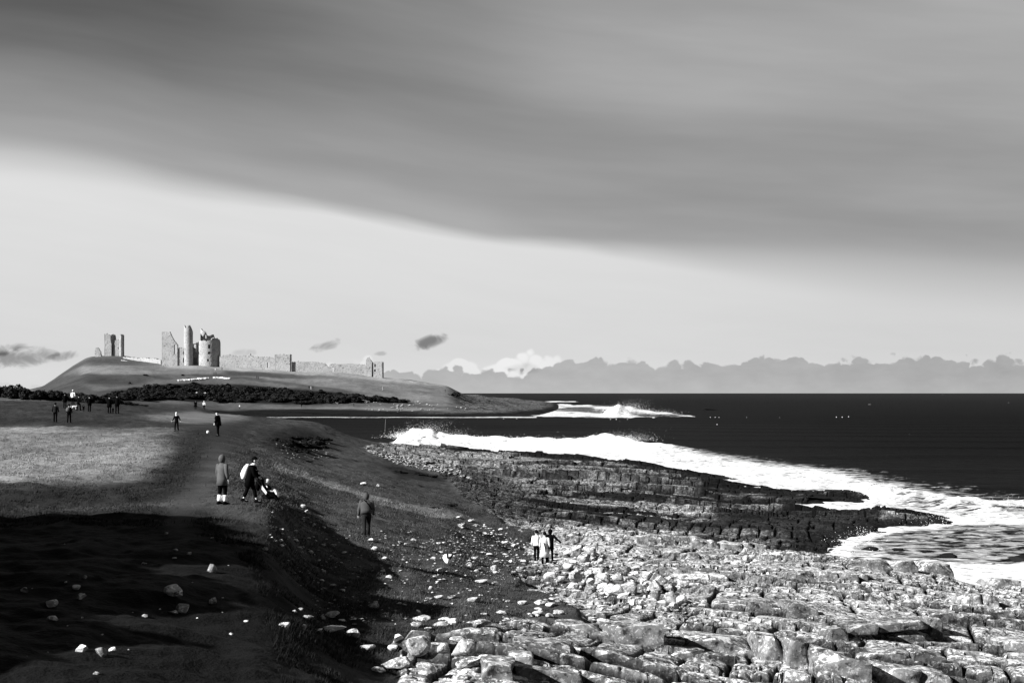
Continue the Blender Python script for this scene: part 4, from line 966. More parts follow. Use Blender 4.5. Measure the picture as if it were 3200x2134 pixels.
def ellip(name, c, s, mat, parent, cutfront=None, cutlow=None, seg=16):
    n, m = seg, seg // 2 + 2
    th = np.linspace(0, 2 * math.pi, n, endpoint=False); ph = np.linspace(.02, math.pi - .02, m)
    V = np.array([(math.sin(p) * math.cos(t), math.sin(p) * math.sin(t), math.cos(p)) for p in ph for t in th])
    Fc = [(i * n + j, (i + 1) * n + j, (i + 1) * n + (j + 1) % n, i * n + (j + 1) % n) for i in range(m - 1) for j in range(n)]
    if cutfront is not None: Fc = [f for f in Fc if not (V[list(f)][:, 1].mean() > cutfront and V[list(f)][:, 2].mean() < .55)]
    if cutlow is not None: Fc = [f for f in Fc if V[list(f)][:, 2].mean() > cutlow]
    V = V * (1 + .05 * (fbm(V[:, 0] * 3 + c[2] * 5, V[:, 2] * 3 + V[:, 1] * 2, 9, 2)[:, None] - .5)) * np.array(s) + np.array(c)
    return mesh_np(name, V, np.array(Fc), mat, parent)
def loft(V, Fc, rows, xdir, seg=14):
    """closed tube through elliptical rings (x, y, z, half width, half depth)"""
    n0 = len(V); P = [Vector(r_[:3]) for r_ in rows]; pa = None
    for i, r_ in enumerate(rows):
        d = (P[min(i + 1, len(P) - 1)] - P[max(i - 1, 0)]).normalized()
        a = (xdir - d * xdir.dot(d)).normalized() if xdir is not None else (pa - d * pa.dot(d)).normalized() if pa is not None else d.orthogonal().normalized()
        b = d.cross(a); pa = a
        for j in range(seg):
            q = 2 * math.pi * j / seg; V.append(tuple(P[i] + a * (math.cos(q) * r_[3]) + b * (math.sin(q) * r_[4])))
    for i in range(len(rows) - 1):
        for j in range(seg):
            Fc.append((n0 + i * seg + j, n0 + i * seg + (j + 1) % seg, n0 + (i + 1) * seg + (j + 1) % seg, n0 + (i + 1) * seg + j))
    for i, r_ in ((0, rows[0]), (len(rows) - 1, rows[-1])):
        c = len(V); V.append(tuple(P[i]))
        for j in range(seg):
            q = (n0 + i * seg + j, n0 + i * seg + (j + 1) % seg)
            Fc.append((c, q[1], q[0], c) if i == 0 else (c, q[0], q[1], c))
def garment(name, V, Fc, mat, parent):
    V = np.array(V); tri = np.array([f[:3] for f in Fc if f[0] == f[3]]); quad = np.array([f for f in Fc if f[0] != f[3]])
    w = fbm(V[:, 0] * 9 + V[:, 1] * 4 + parent.location.x, V[:, 2] * 14 + V[:, 1] * 5, 77, 3) - .5
    c = V.mean(0); d = V - np.array([c[0], c[1], 0]); d[:, 2] = 0; d /= np.maximum(np.linalg.norm(d, axis=1, keepdims=True), .02)
    return mesh_np(name, V + d * (w * .035)[:, None], [quad, tri], mat, parent)
def pose(lean=0.0, stride=0.0, arms=None, turn=0.0):
    J = dict(pelvis=(0, 0, .95), waist=(0, .0, 1.08), chest=(0, .01, 1.30), neck=(0, .0, 1.48), jaw=(0, .03, 1.57), skull=(0, .01, 1.66))
    for k in ('waist', 'chest', 'neck', 'jaw', 'skull'):
        x, y, z = J[k]; J[k] = (x, y + (z - .95) * math.sin(lean), .95 + (z - .95) * math.cos(lean))
    for s, n in ((-1, 'L'), (1, 'R')):
        f = stride * s
        J['hip' + n] = (.095 * s, 0, .90); J['knee' + n] = (.10 * s, .25 * f + .03, .50 + .02 * abs(f)); J['ankle' + n] = (.10 * s, .45 * f, .09 + (.05 * abs(f) if f < 0 else 0)); J['toe' + n] = (.115 * s, .45 * f + .17, .035 if f >= 0 else .05)
        sy = (1.42 - .95) * math.sin(lean); J['sh' + n] = (.185 * s, sy, .95 + .46 * math.cos(lean))
        a = (arms or {}).get(n)
        if a is None: a = ((.25 * s, sy - .02 - .12 * f, 1.15), (.27 * s, sy + .06 - .26 * f, .93))
        J['el' + n], J['wr' + n] = a
    return J
def person(label, px, py, hpx, rz, outfit, pz=None, group=None, yy=None, near=False):
    x, y, z = at_depth(px, yy) if yy else pick(px, py)
    sc = hpx * y / F / 1.76
    t = thing('person', label, 'person', (x, y, z), R(rz), group, sc)
    J = pz or pose()
    o = outfit; cm, tm = M[o['coat']], M[o['legs']]; sk = M[o.get('skin', 'skin')]
    hem = o.get('hem', .86); k = o.get('bulk', 1.0)
    up = lambda n, r: J[n] + (r,)
    L = [[up('pelvis', .10), up('waist', .10), up('chest', .12), up('neck', .055), up('jaw', .07), up('skull', .092), (J['skull'][0], J['skull'][1], J['skull'][2] + .06, .05)]]
    jx, jy, jz = J['jaw']; sx, sy_, sz = J['skull']
    L.append([up('jaw', .07), (jx, jy + .095, jz + .045, .014)])
    for s, n in ((-1, 'L'), (1, 'R')):
        L.append([up('pelvis', .10), up('hip' + n, .075), up('knee' + n, .052), up('ankle' + n, .04), up('toe' + n, .035)])
        L.append([up('chest', .12), up('sh' + n, .06), up('el' + n, .04), up('wr' + n, .028)])
        w = Vector(J['wr' + n]); d = (w - Vector(J['el' + n])).normalized(); side = Vector((0, 1, 0)) if abs(d.y) < .8 else Vector((0, 0, 1))
        side = (side - d * side.dot(d)).normalized()
        palm = w + d * .06; L.append([tuple(w) + (.028,), tuple(palm) + (.034,)])
        if near:
            curl = d.cross(side) * -s
            for q, ln in ((-.03, .075), (-.01, .088), (.01, .082), (.03, .065)):
                kn = palm + d * .035 + side * q; mid = kn + d * ln * .5 + curl * .012; tip = kn + d * ln * .85 + curl * .04
                L.append([tuple(palm) + (.034,), tuple(kn) + (.010,), tuple(mid) + (.009,), tuple(tip) + (.007,)])
            th = w + d * .03 + side * .035
            L.append([tuple(palm) + (.034,), tuple(th + d * .02) + (.011,), tuple(th + d * .055 + side * .012) + (.009,)])
    nd, ed = chain(L); skin('body', nd, ed, sk, t)
    if near:
        for s in (-1, 1): ellip('eye', (jx + .032 * s, jy + .078, jz + .075), (.011, .008, .009), M['hair'], t, seg=8)
        for s in (-1, 1): ellip('ear', (sx + .094 * s, sy_ + .0, sz - .03), (.016, .028, .04), sk, t, seg=8)
    # coat or jacket: a lofted torso with sleeves, as one garment
    V, Fc = [], []
    lerp = lambda p, q, t_: tuple(p[i] + (q[i] - p[i]) * t_ for i in range(3))
    pel, wai, che, nek = J['pelvis'], J['waist'], J['chest'], J['neck']
    rows = []
    if hem < .5: rows += [(0, 0, hem, .30 * k, .24 * k), (0, 0, (hem + .95) / 2, .235 * k, .19 * k)]
    elif hem < .93: rows += [(0, 0, hem, .205 * k, .16 * k)]
    rows += [pel + (.185 * k, .145 * k), wai + (.175 * k, .14 * k), lerp(wai, che, .5) + (.185 * k, .145 * k), che + (.20 * k, .15 * k), lerp(che, nek, .55) + (.20 * k, .125 * k), lerp(che, nek, .85) + (.135, .10), lerp(che, nek, 1.1) + (.075, .078)]
    if hem >= .93: rows = rows[0:]
    loft(V, Fc, rows, Vector((1, 0, 0)))
    for n in 'LR':
        a, b_, c_ = J['sh' + n], J['el' + n], J['wr' + n]; inn = lerp(a, (0, a[1], a[2] + .02), .35)
        loft(V, Fc, [inn + (.06, .06), a + (.078 * k, .082 * k), lerp(a, b_, .5) + (.066 * k, .07 * k), b_ + (.058 * k, .06 * k), lerp(b_, c_, .6) + (.052, .054), lerp(b_, c_, .97) + (.05, .05)], None)
    garment('coat' if hem < .8 else 'jacket', V, Fc, cm, t)
    cut = o.get('cuff', .07)
    V, Fc = [], []
    loft(V, Fc, [(0, 0, 1.02, .155, .125), (0, 0, .95, .175, .135), (0, 0, .86, .17, .13), (0, 0, .80, .11, .09)], Vector((1, 0, 0)))
    for n in 'LR':
        a, kx, hp = J['ankle' + n], J['knee' + n], J['hip' + n]
        q = min(1, (kx[2] - cut) / max(kx[2] - a[2], .01)); end = lerp(kx, a, q)
        loft(V, Fc, [hp + (.098, .12), lerp(hp, kx, .5) + (.088, .098), kx + (.068, .075), lerp(kx, end, .5) + (.066, .072), end + (.060, .066)], Vector((1, 0, 0)))
    garment('trousers', V, Fc, tm, t)
    for n in 'LR':
        a, b = J['ankle' + n], J['toe' + n]
        V, Fc = [], []
        loft(V, Fc, [(a[0], a[1] - .09, a[2] - .035, .03, .035), (a[0], a[1] - .05, a[2] - .03, .048, .052), (a[0], a[1] + .03, a[2] - .03, .05, .05), lerp(a, b, .7)[:2] + (b[2] + .01, .05, .036), b + (.045, .03), (b[0], b[1] + .04, b[2] - .005, .02, .018)], Vector((1, 0, 0)))
        loft(V, Fc, [(a[0], a[1], a[2] + .05, .05, .055), (a[0], a[1], a[2] - .05, .045, .055)], Vector((1, 0, 0)))
        garment('shoe', V, Fc, M[o.get('shoes', 'black')], t)
        if 'gaiter' in o:
            V, Fc = [], []
            loft(V, Fc, [lerp(a, J['knee' + n], q) + (r_, r_ * 1.05) for q, r_ in ((.08, .06), (.2, .075), (.5, .085), (.64, .08))], Vector((1, 0, 0)))
            garment('gaiter', V, Fc, M[o['gaiter']], t)
    h = o.get('head', 'hair')
    if h == 'hair': ellip('hair', (sx, sy_ - .02, sz + .025), (.104, .112, .112), M[o.get('hairm', 'hair')], t, cutfront=.45, cutlow=-.75)
    elif h == 'hood':
        ellip('hood', (sx, sy_ - .02, sz - .02), (.125, .14, .16), M[o.get('headm', o['coat'])], t, cutfront=.5, cutlow=-.9)
        ellip('hair', (sx, sy_ - .005, sz + .02), (.102, .112, .110), M['hair'], t, cutfront=.4, cutlow=-.5)
    elif h == 'hat':
        ellip('hat', (sx, sy_ - .01, sz + .04), (.108, .118, .105), M[o.get('headm', 'black')], t, cutlow=-.25)
        ellip('hair', (sx, sy_ - .035, sz - .03), (.10, .095, .10), M[o.get('hairm', 'hair')], t, cutfront=.3)
    elif h == 'cap':
        ellip('cap', (sx, sy_ + .01, sz + .055), (.112, .125, .07), M[o.get('headm', 'black')], t, cutlow=-.3)
        ellip('cap_peak', (sx, sy_ + .13, sz + .035), (.075, .06, .012), M[o.get('headm', 'black')], t)
    if 'scarf' in o:
        nx, ny, nz_ = J['neck']; ellip('scarf', (nx, ny + .005, nz_ + .0), (.115, .12, .06), M[o['scarf']], t)
    t['J'] = 0
    return t, J, sc
B = dict(coat='black', legs='black', head='hair')
W = R
person('person in a long grey hooded coat and white gaiters standing on the path', 694, 1577, 154, -35,
       dict(coat='grey', legs='black', hem=.70, bulk=1.12, head='hood', gaiter='white', cuff=.34, shoes='black'), pose(.02, .12), near=True)
# the walker with the pushchair
aP = {n: ((.24 * s, .22, 1.08), (.20 * s, .36, 1.00)) for s, n in ((-1, 'L'), (1, 'R'))}
pt, PJ, psc = person('walker in black with a dark woolly hat, pale scarf and pushchair', 781, 1571, 143, -90,
                     dict(coat='black', legs='black', hem=.62, head='hat', scarf='pale', cuff=.22, skin='lightskin', bulk=1.25), pose(.26, .62, aP), near=True)
def tube(bmv, pts, r, seg=8):
    V, Fc = bmv; pts = [Vector(p) for p in pts]; n0 = len(V)
    for i, p in enumerate(pts):
        d = (pts[min(i + 1, len(pts) - 1)] - pts[max(i - 1, 0)]).normalized()
        a = d.orthogonal().normalized(); b = d.cross(a)
        if i and a.dot(pa) < 0: a, b = -a, -b
        pa = a
        for j in range(seg):
            q = 2 * math.pi * j / seg; V.append(tuple(p + (a * math.cos(q) + b * math.sin(q)) * r))
    for i in range(len(pts) - 1):
        for j in range(seg):
            Fc.append((n0 + i * seg + j, n0 + i * seg + (j + 1) % seg, n0 + (i + 1) * seg + (j + 1) % seg, n0 + (i + 1) * seg + j))
def tubes(name, lists, r, mat, parent=None):
    V, Fc = [], []
    for pts in lists: tube((V, Fc), pts, r)
    return mesh_np(name, V, np.array(Fc), mat, parent)
def ring(c, r, n=20): return [(c[0], c[1] + r * math.cos(2 * math.pi * i / n), c[2] + r * math.sin(2 * math.pi * i / n)) for i in range(n + 1)]
def wheel(t, c, r):
    w = tubes('wheel', [[(c[0], c[1] + r * math.cos(a) * .15, c[2] + r * math.sin(a) * .15), (c[0], c[1] + r * math.cos(a) * .9, c[2] + r * math.sin(a) * .9)] for a in np.linspace(0, 2 * math.pi, 7)[:-1]], .006, M['metal'], t)
    tubes('tyre', [ring(c, r)], .02, M['rubber'], w)
def bag_white(name, label, c, s, rz, scale, mat, cat, lean=0):
    o = ellip(name, (0, 0, 0), s, M[mat], None); o.location = c; o.rotation_euler = (lean, 0, rz); o.scale = (scale,) * 3
    return tag(o, label, cat)
def rel(t, v):
    v = tuple(v)
    a = t.rotation_euler.z; s = t.scale[0]
    return Vector((t.location.x + s * (v[0] * math.cos(a) - v[1] * math.sin(a)), t.location.y + s * (v[0] * math.sin(a) + v[1] * math.cos(a)), t.location.z + s * v[2]))
def pack(name, label, loc, rz, sc, size, mat):
    t = thing(name, label, 'backpack', loc, rz, None, sc)
    V, Fc = [], []
    w, d, h = size
    loft(V, Fc, [(0, 0, -h, w * .6, d * .5), (0, -.02, -h * .92, w * .92, d * .85), (0, -.04, -h * .5, w, d * 1.1), (0, -.03, 0, w, d * 1.08), (0, -.01, h * .5, w * .95, d * .9), (0, .02, h * .85, w * .75, d * .65), (0, .04, h, w * .4, d * .3)], Vector((1, 0, 0)), 18)
    garment('pack_body', V, Fc, M[mat], t)
    V, Fc = [], []
    loft(V, Fc, [(0, -d * 1.05, -h * .75, w * .55, d * .2), (0, -d * 1.12, -h * .45, w * .68, d * .3), (0, -d * 1.05, -h * .1, w * .6, d * .22)], Vector((1, 0, 0)))
    garment('pocket', V, Fc, M[mat], t)
    tubes('shoulder_strap', [[(s_ * w * .5, d * .6, h * .75), (s_ * w * .55, d * 1.5, h * .95), (s_ * w * .6, d * 2.6, h * .55), (s_ * w * .7, d * 1.4, -h * .7)] for s_ in (-1, 1)], .018, M['pale'], t)
    return t
pk = pack('backpack', 'big rounded white backpack worn by the walker with the pushchair', rel(pt, (0, -.135, 1.20)), R(-90), psc, (.18, .14, .29), 'white')
pk.rotation_euler = (R(-14), 0, R(-90))
def pushchair(label, x, y, z, rz, sc, group=None):
    t = thing('pushchair', label, 'pushchair', (x, y, z), R(rz), group, sc)
    for s in (-1, 1): wheel(t, (.24 * s, .0, .13), .13)
    wheel(t, (0, .62, .11), .10)
    tubes('frame', [[(.22 * s, -.38, 1.02), (.22 * s, -.1, .62), (.22 * s, .2, .34), (.1 * s, .6, .13)] for s in (-1, 1)] + [[(.22 * s, .0, .13), (.22 * s, .02, .45), (.22 * s, -.1, .62)] for s in (-1, 1)], .016, M['metal'], t)
    tubes('handle', [[(-.22, -.38, 1.02), (0, -.40, 1.04), (.22, -.38, 1.02)]], .022, M['rubber'], t)
    prof_ = [(-.16, .95), (-.02, .62), (.08, .42), (.34, .40), (.42, .26), (.52, .14)]
    V = [(x_, a, b) for a, b in prof_ for x_ in (-.2, .2)] + [(x_, a - .06, b - .05) for a, b in prof_ for x_ in (-.2, .2)]
    n = len(prof_) * 2; Fc = []
    for i in range(len(prof_) - 1):
        q = [2 * i, 2 * i + 1, 2 * i + 3, 2 * i + 2]; Fc += [tuple(q), tuple(n + k for k in q[::-1])]
        for e in (0, 1): Fc.append((2 * i + e, 2 * i + 2 + e, n + 2 * i + 2 + e, n + 2 * i + e))
    mesh_np('seat', V, np.array(Fc), M['black'], t)
    for s in (-1, 1):
        sp = mesh_np('side_panel', [(.215 * s, -.10, .72), (.215 * s, .10, .44), (.225 * s, .06, .34), (.225 * s, -.12, .56)] + [(.235 * s, -.10, .72), (.235 * s, .10, .44), (.245 * s, .06, .34), (.245 * s, -.12, .56)], np.array([(0, 1, 2, 3), (7, 6, 5, 4), (0, 4, 5, 1), (1, 5, 6, 2), (2, 6, 7, 3), (3, 7, 4, 0)]), M['white'], t, smooth=False)
    bk = ellip('basket', (0, .14, .26), (.19, .30, .12), M['black'], t)
    hd = ellip('folded_hood', (0, -.20, .86), (.21, .14, .20), M['black'], t); bg_ = ellip('hanging_bag', (0, -.30, .70), (.17, .10, .22), M['black'], t)
    return t
pc = pushchair('black three wheeled pushchair with white side panels and a child in it', *rel(pt, (0, .60, 0)), -90, .86)
# child seated in the pushchair
def seated_child(label, loc, rz, sc):
    t = thing('person', label, 'person', loc, R(rz), None, sc)
    nd, ed = chain([[(0, .12, .48, .09), (0, .06, .62, .10), (0, .06, .74, .04), (0, .08, .80, .075), (0, .08, .88, .085), (0, .08, .93, .05)]] + [q for s in (-1, 1) for q in ([(0, .12, .48, .09), (.07 * s, .20, .49, .055), (.08 * s, .40, .48, .05), (.08 * s, .48, .30, .04), (.08 * s, .55, .27, .035)], [(0, .06, .62, .10), (.13 * s, .08, .68, .045), (.16 * s, .18, .58, .035), (.12 * s, .30, .56, .03)])])
    skin('body', nd, ed, M['lightskin'], t)
    nd, ed = chain([[(0, .12, .46, .12), (0, .06, .62, .125), (0, .06, .73, .06)]] + [[(0, .06, .62, .125), (.13 * s, .08, .68, .06), (.16 * s, .18, .58, .05), (.13 * s, .28, .56, .04)] for s in (-1, 1)])
    skin('jacket', nd, ed, M['black'], t)
    for s in (-1, 1): skin('trouser_leg', [(.07 * s, .24, .50, .065), (.08 * s, .42, .50, .065), (.08 * s, .50, .30, .055)], [(0, 1), (1, 2)], M['white'], t)
    ellip('bonnet', (0, .07, .87), (.11, .115, .115), M['white'], t, cutfront=.62)
    return t
seated_child('small child with a white bonnet and pale trousers sitting in the pushchair', pc.location, -90, .86)
# the man in the hooded top, seen from behind
aP = {'L': ((-.29, .10, 1.10), (-.31, .20, .86)), 'R': ((.27, .02, 1.10), (.28, .10, .88))}
ht, HJ, hs = person('man in a grey hooded top and dark trousers walking away over the rough grass', 1146, 1678, 137, 14, dict(coat='hood', legs='dim', head='hood', hem=.93, bulk=1.4, shoes='dim'), pose(.20, .45, aP), near=True)
tubes('strap', [[(-.10, .0, 1.50), (.05, -.135, 1.32), (.19, -.13, 1.12)]], .022, M['black'], ht)
# the three at the edge of the boulder beach
g3 = None
person('person in short white jacket and black trousers, left of three by the boulders', 1677, 1752, 95, 12, dict(coat='white', legs='black', hem=.90, head='hair', bulk=1.1), pose(.06, .2), near=True)
mt, MJ, ms = person('black haired person in long pale flared coat, middle of three by the boulders', 1702, 1762, 101, -8, dict(coat='pale', legs='black', hem=.42, head='hair', bulk=1.0, shoes='black'), pose(.03, .25), near=True)
tubes('sash', [[(-.02, -.20, 1.20), (.06, -.19, .95), (.10, -.23, .70)]], .03, M['black'], mt)
aP = {'R': ((.40, .05, 1.22), (.60, .12, 1.05)), 'L': ((-.26, .05, 1.18), (-.30, .15, 1.02))}
person('person all in black stretching an arm out, right of three by the boulders', 1719, 1754, 100, -25, dict(coat='black', legs='black', hem=.72, head='hood', bulk=1.1), pose(.05, .2, aP), near=True)
# child and man with the ball
aP = {'L': ((-.32, 0, 1.16), (-.42, .06, .98)), 'R': ((.32, .0, 1.16), (.42, .08, .98))}
person('child in a dark suit with a white hat running after the ball', 552, 1347, 58, 165, dict(coat='black', legs='black', head='hat', headm='white', scarf='white', hem=.9, hairm='fair', skin='lightskin'), pose(.05, .3, aP), near=True)
person('man in a dark loose coat and flat cap facing the ball', 682, 1363, 77, 75, dict(coat='black', legs='black', head='cap', hem=.74, bulk=1.35, skin='lightskin'), pose(.12, .12), near=True)
x, y, z = pick(650, 1355)
bl = thing('football', 'white ball lying on the grass between the child and the man', 'ball', (x, y, z + .13))
ellip('ball_skin', (0, 0, 0), (.125, .125, .125), M['white'], bl, seg=20)
for a, b in [(0, .5), (2.1, .5), (4.2, .5), (1, -.6), (3.1, -.6), (5.2, -.6)]:
    ellip('dark_patch', (.118 * math.cos(a) * math.cos(b), .118 * math.sin(a) * math.cos(b), .118 * math.sin(b)), (.012, .012, .012), M['pale'], bl, seg=8)
# the group by the hedge
for lab, px, py, hh, rz, of, st in [
    ('person in grey jacket and brimmed hat, nearest on the left of the field', 173, 1320, 61, 10, dict(coat='dim', legs='black', head='hat', headm='dim', hem=.9), .05),
    ('person in black with a round grey pack, right of the brimmed hat', 216, 1322, 58, 0, dict(coat='black', legs='black', head='hair'), .3),
    ('tall dark walker in front of the hedge, just left of the white jacket', 203, 1276, 48, 10, dict(coat='black', legs='black', head='hat', hem=.7, bulk=1.2), .2),
    ('person in a white jacket standing against the black hedge', 228, 1264, 45, 0, dict(coat='white', legs='black', head='hat', headm='white'), .1),
    ('dark walker in mid stride, right of the white jacket by the hedge', 246, 1283, 48, -30, dict(coat='black', legs='black', head='hair', bulk=1.2), .4),
    ('toddler in black beside the dark walkers near the hedge', 261, 1286, 21, 0, dict(coat='black', legs='black', head='hat', hem=.5, bulk=1.3), .1),
    ('dark walker standing right of the toddler near the hedge', 280, 1286, 49, 20, dict(coat='black', legs='black', head='hair', hem=.7, bulk=1.15), .1),
    ('dark broad walker at the right end of the hedge, left of a pair', 342, 1292, 54, 0, dict(coat='black', legs='black', head='hair', hem=.6, bulk=1.25), .1),
    ('dark slim walker at the right end of the hedge, right of a pair', 366, 1293, 60, 0, dict(coat='black', legs='black', head='hat', hem=.7, bulk=1.05), .1),
    ('small child in black between the pair at the right end of the hedge', 353, 1292, 20, 0, dict(coat='black', legs='black', head='hat', hem=.5, bulk=1.2), .1),
    ('dark figure in a long coat far along the path before the scrub', 611, 1279, 27, 0, dict(coat='black', legs='black', head='hair', hem=.45, bulk=1.3), .1),
    ('person in a white top with dark legs far along the path', 638, 1281, 27, 170, dict(coat='white', legs='black', head='hat', headm='white', hem=.95), .2),
    ('tiny figure in white alone far along the path, nearest the bay', 749, 1277, 12, 0, dict(coat='white', legs='black', head='hat', headm='white'), .1),
    ('angler in a pale top and black trousers on the shore by the breaker', 1189, 1382, 25, -60, dict(coat='pale', legs='black', head='hat', headm='grey', hem=.93, bulk=1.2), .1)]:
    person(lab, px, py, hh, rz, of, pose(.03, st))
x, y, z = pick(216, 1322)
pack('backpack', 'round grey pack carried by the person in black on the field', (x - .03, y - .24, z + 1.22), 0, 1.0, (.17, .11, .19), 'grey')
# rod stand and rod by the angler
x, y, z = pick(1204, 1383); k = y / F
st = thing('rod_stand', 'pale two legged rod stand on the shore beside the angler', 'rod stand', (x, y, z))
for s in (-1, 1): tubes('leg', [[(s * 8.5 * k, .1 * s, 0), (0, 0, 20 * k)]], .085, M['white'], st)
rd = tubes('fishing_rod', [[(0, .05, .1), (-1.5 * k, .1, 26 * k), (.5 * k, .2, 74 * k)]], .018, M['pole']); rd.location = (x, y, z)
tag(rd, 'tall thin fishing rod standing upright in the rod stand', 'fishing rod')
# white bundle on the slope
x, y, z = pick(1401, 1762)
wb = thing('bundle', 'bright white bundle with dark folds lying on the turf slope', 'bundle', (x, y, z))
v, f = chip(77, 3, 7, .04); v = v * np.array([.25, .2, .24]); v[:, 2] += .2; v[:, 0] += v[:, 2] * .2 - .03
mesh_np('cloth', v, f, M['white'], wb, smooth=False)
for a, b in (((-.02, -.17, .44), (-.02, -.20, .24)), ((.19, -.13, .40), (.07, -.2, .22))):
    tubes('dark_fold', [[a, tuple((Vector(a) + Vector(b)) / 2), b]], .035, M['black'], wb)
# white dog
def animal_nodes(L, Hh, leg, headup=.1, thick=.2):
    b = [(0, -L * .5, leg + Hh * .5, thick * .8), (0, -L * .2, leg + Hh * .5, thick), (0, L * .2, leg + Hh * .48, thick * 1.02), (0, L * .45, leg + Hh * .6, thick * .75), (0, L * .62, leg + Hh * .75 + headup, thick * .45), (0, L * .72, leg + Hh * .8 + headup, thick * .48), (0, L * .9, leg + Hh * .68 + headup, thick * .26)]
    Ls = [b, [b[0], (0, -L * .64, leg + Hh * .55, thick * .2), (0, -L * .72, leg + Hh * .2, thick * .14)]]
    for s in (-1, 1):
        Ls.append([b[1], (thick * .6 * s, -L * .34, leg * .95, thick * .42), (thick * .6 * s, -L * .46, leg * .5, thick * .2), (thick * .6 * s, -L * .42, .03, thick * .16)])
        Ls.append([b[2], (thick * .6 * s, L * .28, leg * .95, thick * .36), (thick * .6 * s, L * .28, leg * .45, thick * .18), (thick * .6 * s, L * .3, .03, thick * .16)])
        Ls.append([b[5], (thick * .45 * s, L * .68, leg + Hh * .92 + headup, thick * .14)])
    return chain(Ls)
def dog(label, px, py, rz, L=.55):
    x, y, z = pick(px, py)
    t = thing('dog', label, 'dog', (x, y, z), R(rz))
    nd, ed = animal_nodes(L, L * .36, L * .42, .08, L * .2); skin('body', nd, ed, M['white'], t)
    ellip('nose', (0, L * .98, L * .42 + L * .36 * .68 + .08), (.02, .015, .015), M['black'], t, seg=8)
dog('small white dog trotting among the walkers on the field', 232, 1280, -70, .62)
# ------------------------------------------------------------------ sheep, far walkers, floats
nd, ed = animal_nodes(1.0, .62, .32, .02, .36)
sh0 = None
for k, px in enumerate([559, 565, 574, 585, 591, 597, 603, 609, 615, 621, 627, 633, 640, 647, 669, 676, 683, 688, 693, 700, 705, 710, 715]):
    py = interp(px, [(559, 1192.5), (600, 1190), (650, 1184.5), (669, 1183.5), (690, 1184), (716, 1186)])
    x, y, z = pick(px, py)
    lab = 'white sheep in the line grazing across the slope below the gatehouse' if px < 660 else 'white sheep in the short row right of the long line below the gatehouse'
    if sh0 is None:
        sh0 = thing('sheep', lab, 'sheep', (x, y, z), R(90), 'flock of sheep on the castle slope')
        skin('body', nd, ed, M['wool'], sh0); ellip('face', (0, .86, .80), (.09, .16, .11), M['grey'], sh0, seg=8); s = sh0
    else:
        s = sh0.copy(); link(s); s['label'] = lab; s.location = (x, y, z)
        for ch in list(sh0.children):
            c = ch.copy(); link(c, s)
    s.rotation_euler = (0, 0, R(random.choice([90, -90]) + random.uniform(-30, 30))); sc = random.uniform(.95, 1.2); s.scale = (sc, sc, sc)
w0 = wp = None
for px, py, lab in [(673, 1160, 'tiny pale walker on the path below the gatehouse'), (694, 1158, 'tiny dark walker by the wall foot, right of the gatehouse'), (669, 1172, 'tiny dark walker on the path above the sheep, left of a pair'), (675, 1172, 'tiny dark walker on the path above the sheep, right of a pair'), (803, 1184, 'tiny dark walker on the slope under the curtain wall, left of a pair'), (808, 1185, 'tiny dark walker on the slope under the curtain wall, right of a pair'),
                    (966, 1216, 'tiny dark walker above the scrub, leftmost of three'), (972, 1217, 'tiny pale walker above the scrub, middle of three'), (978, 1216, 'tiny dark walker above the scrub, rightmost of three'), (1196, 1219, 'tiny dark walker on the pale slope under the end tower'), (1343, 1196, 'tiny dark walker on the skyline beyond the end tower, left of two'), (1348, 1196, 'tiny dark walker on the skyline beyond the end tower, right of two'), (1393, 1201, 'tiny dark walker on the brow at the right end of the hill'), (1391, 1226, 'tiny dark walker by the hollow at the hill foot'), (942, 1274, 'tiny dark walker with something white on the far shore'), (1106, 1270, 'tiny walker low on the far shore right of the scrub')]:
    x, y, z = pick(px, py)
    if w0 is None:
        J = pose(.05, .3); L = [[J['pelvis'] + (.16,), J['waist'] + (.17,), J['chest'] + (.19,), J['neck'] + (.06,), J['skull'] + (.11,)]]
        for n in 'LR': L += [[J['pelvis'] + (.16,), J['hip' + n] + (.1,), J['knee' + n] + (.08,), J['ankle' + n] + (.06,), J['toe' + n] + (.05,)], [J['chest'] + (.19,), J['sh' + n] + (.08,), J['el' + n] + (.06,), J['wr' + n] + (.05,)]]
        nd, ed = chain(L); w0 = skin('person', nd, ed, M['black'], None, 1); w = w0; wdark = w0.data
    else:
        w = w0.copy(); link(w)
    if 'pale' in lab:
        if wp is None: wp = w.data.copy(); wp.materials[0] = M['pale']
        w.data = wp
    elif w is not w0: w.data = wdark
    w.location = (x, y, z); w.rotation_euler = (0, 0, random.uniform(0, 6.28)); tag(w, lab, 'person', 'walkers far off on the castle hill')
f0 = None
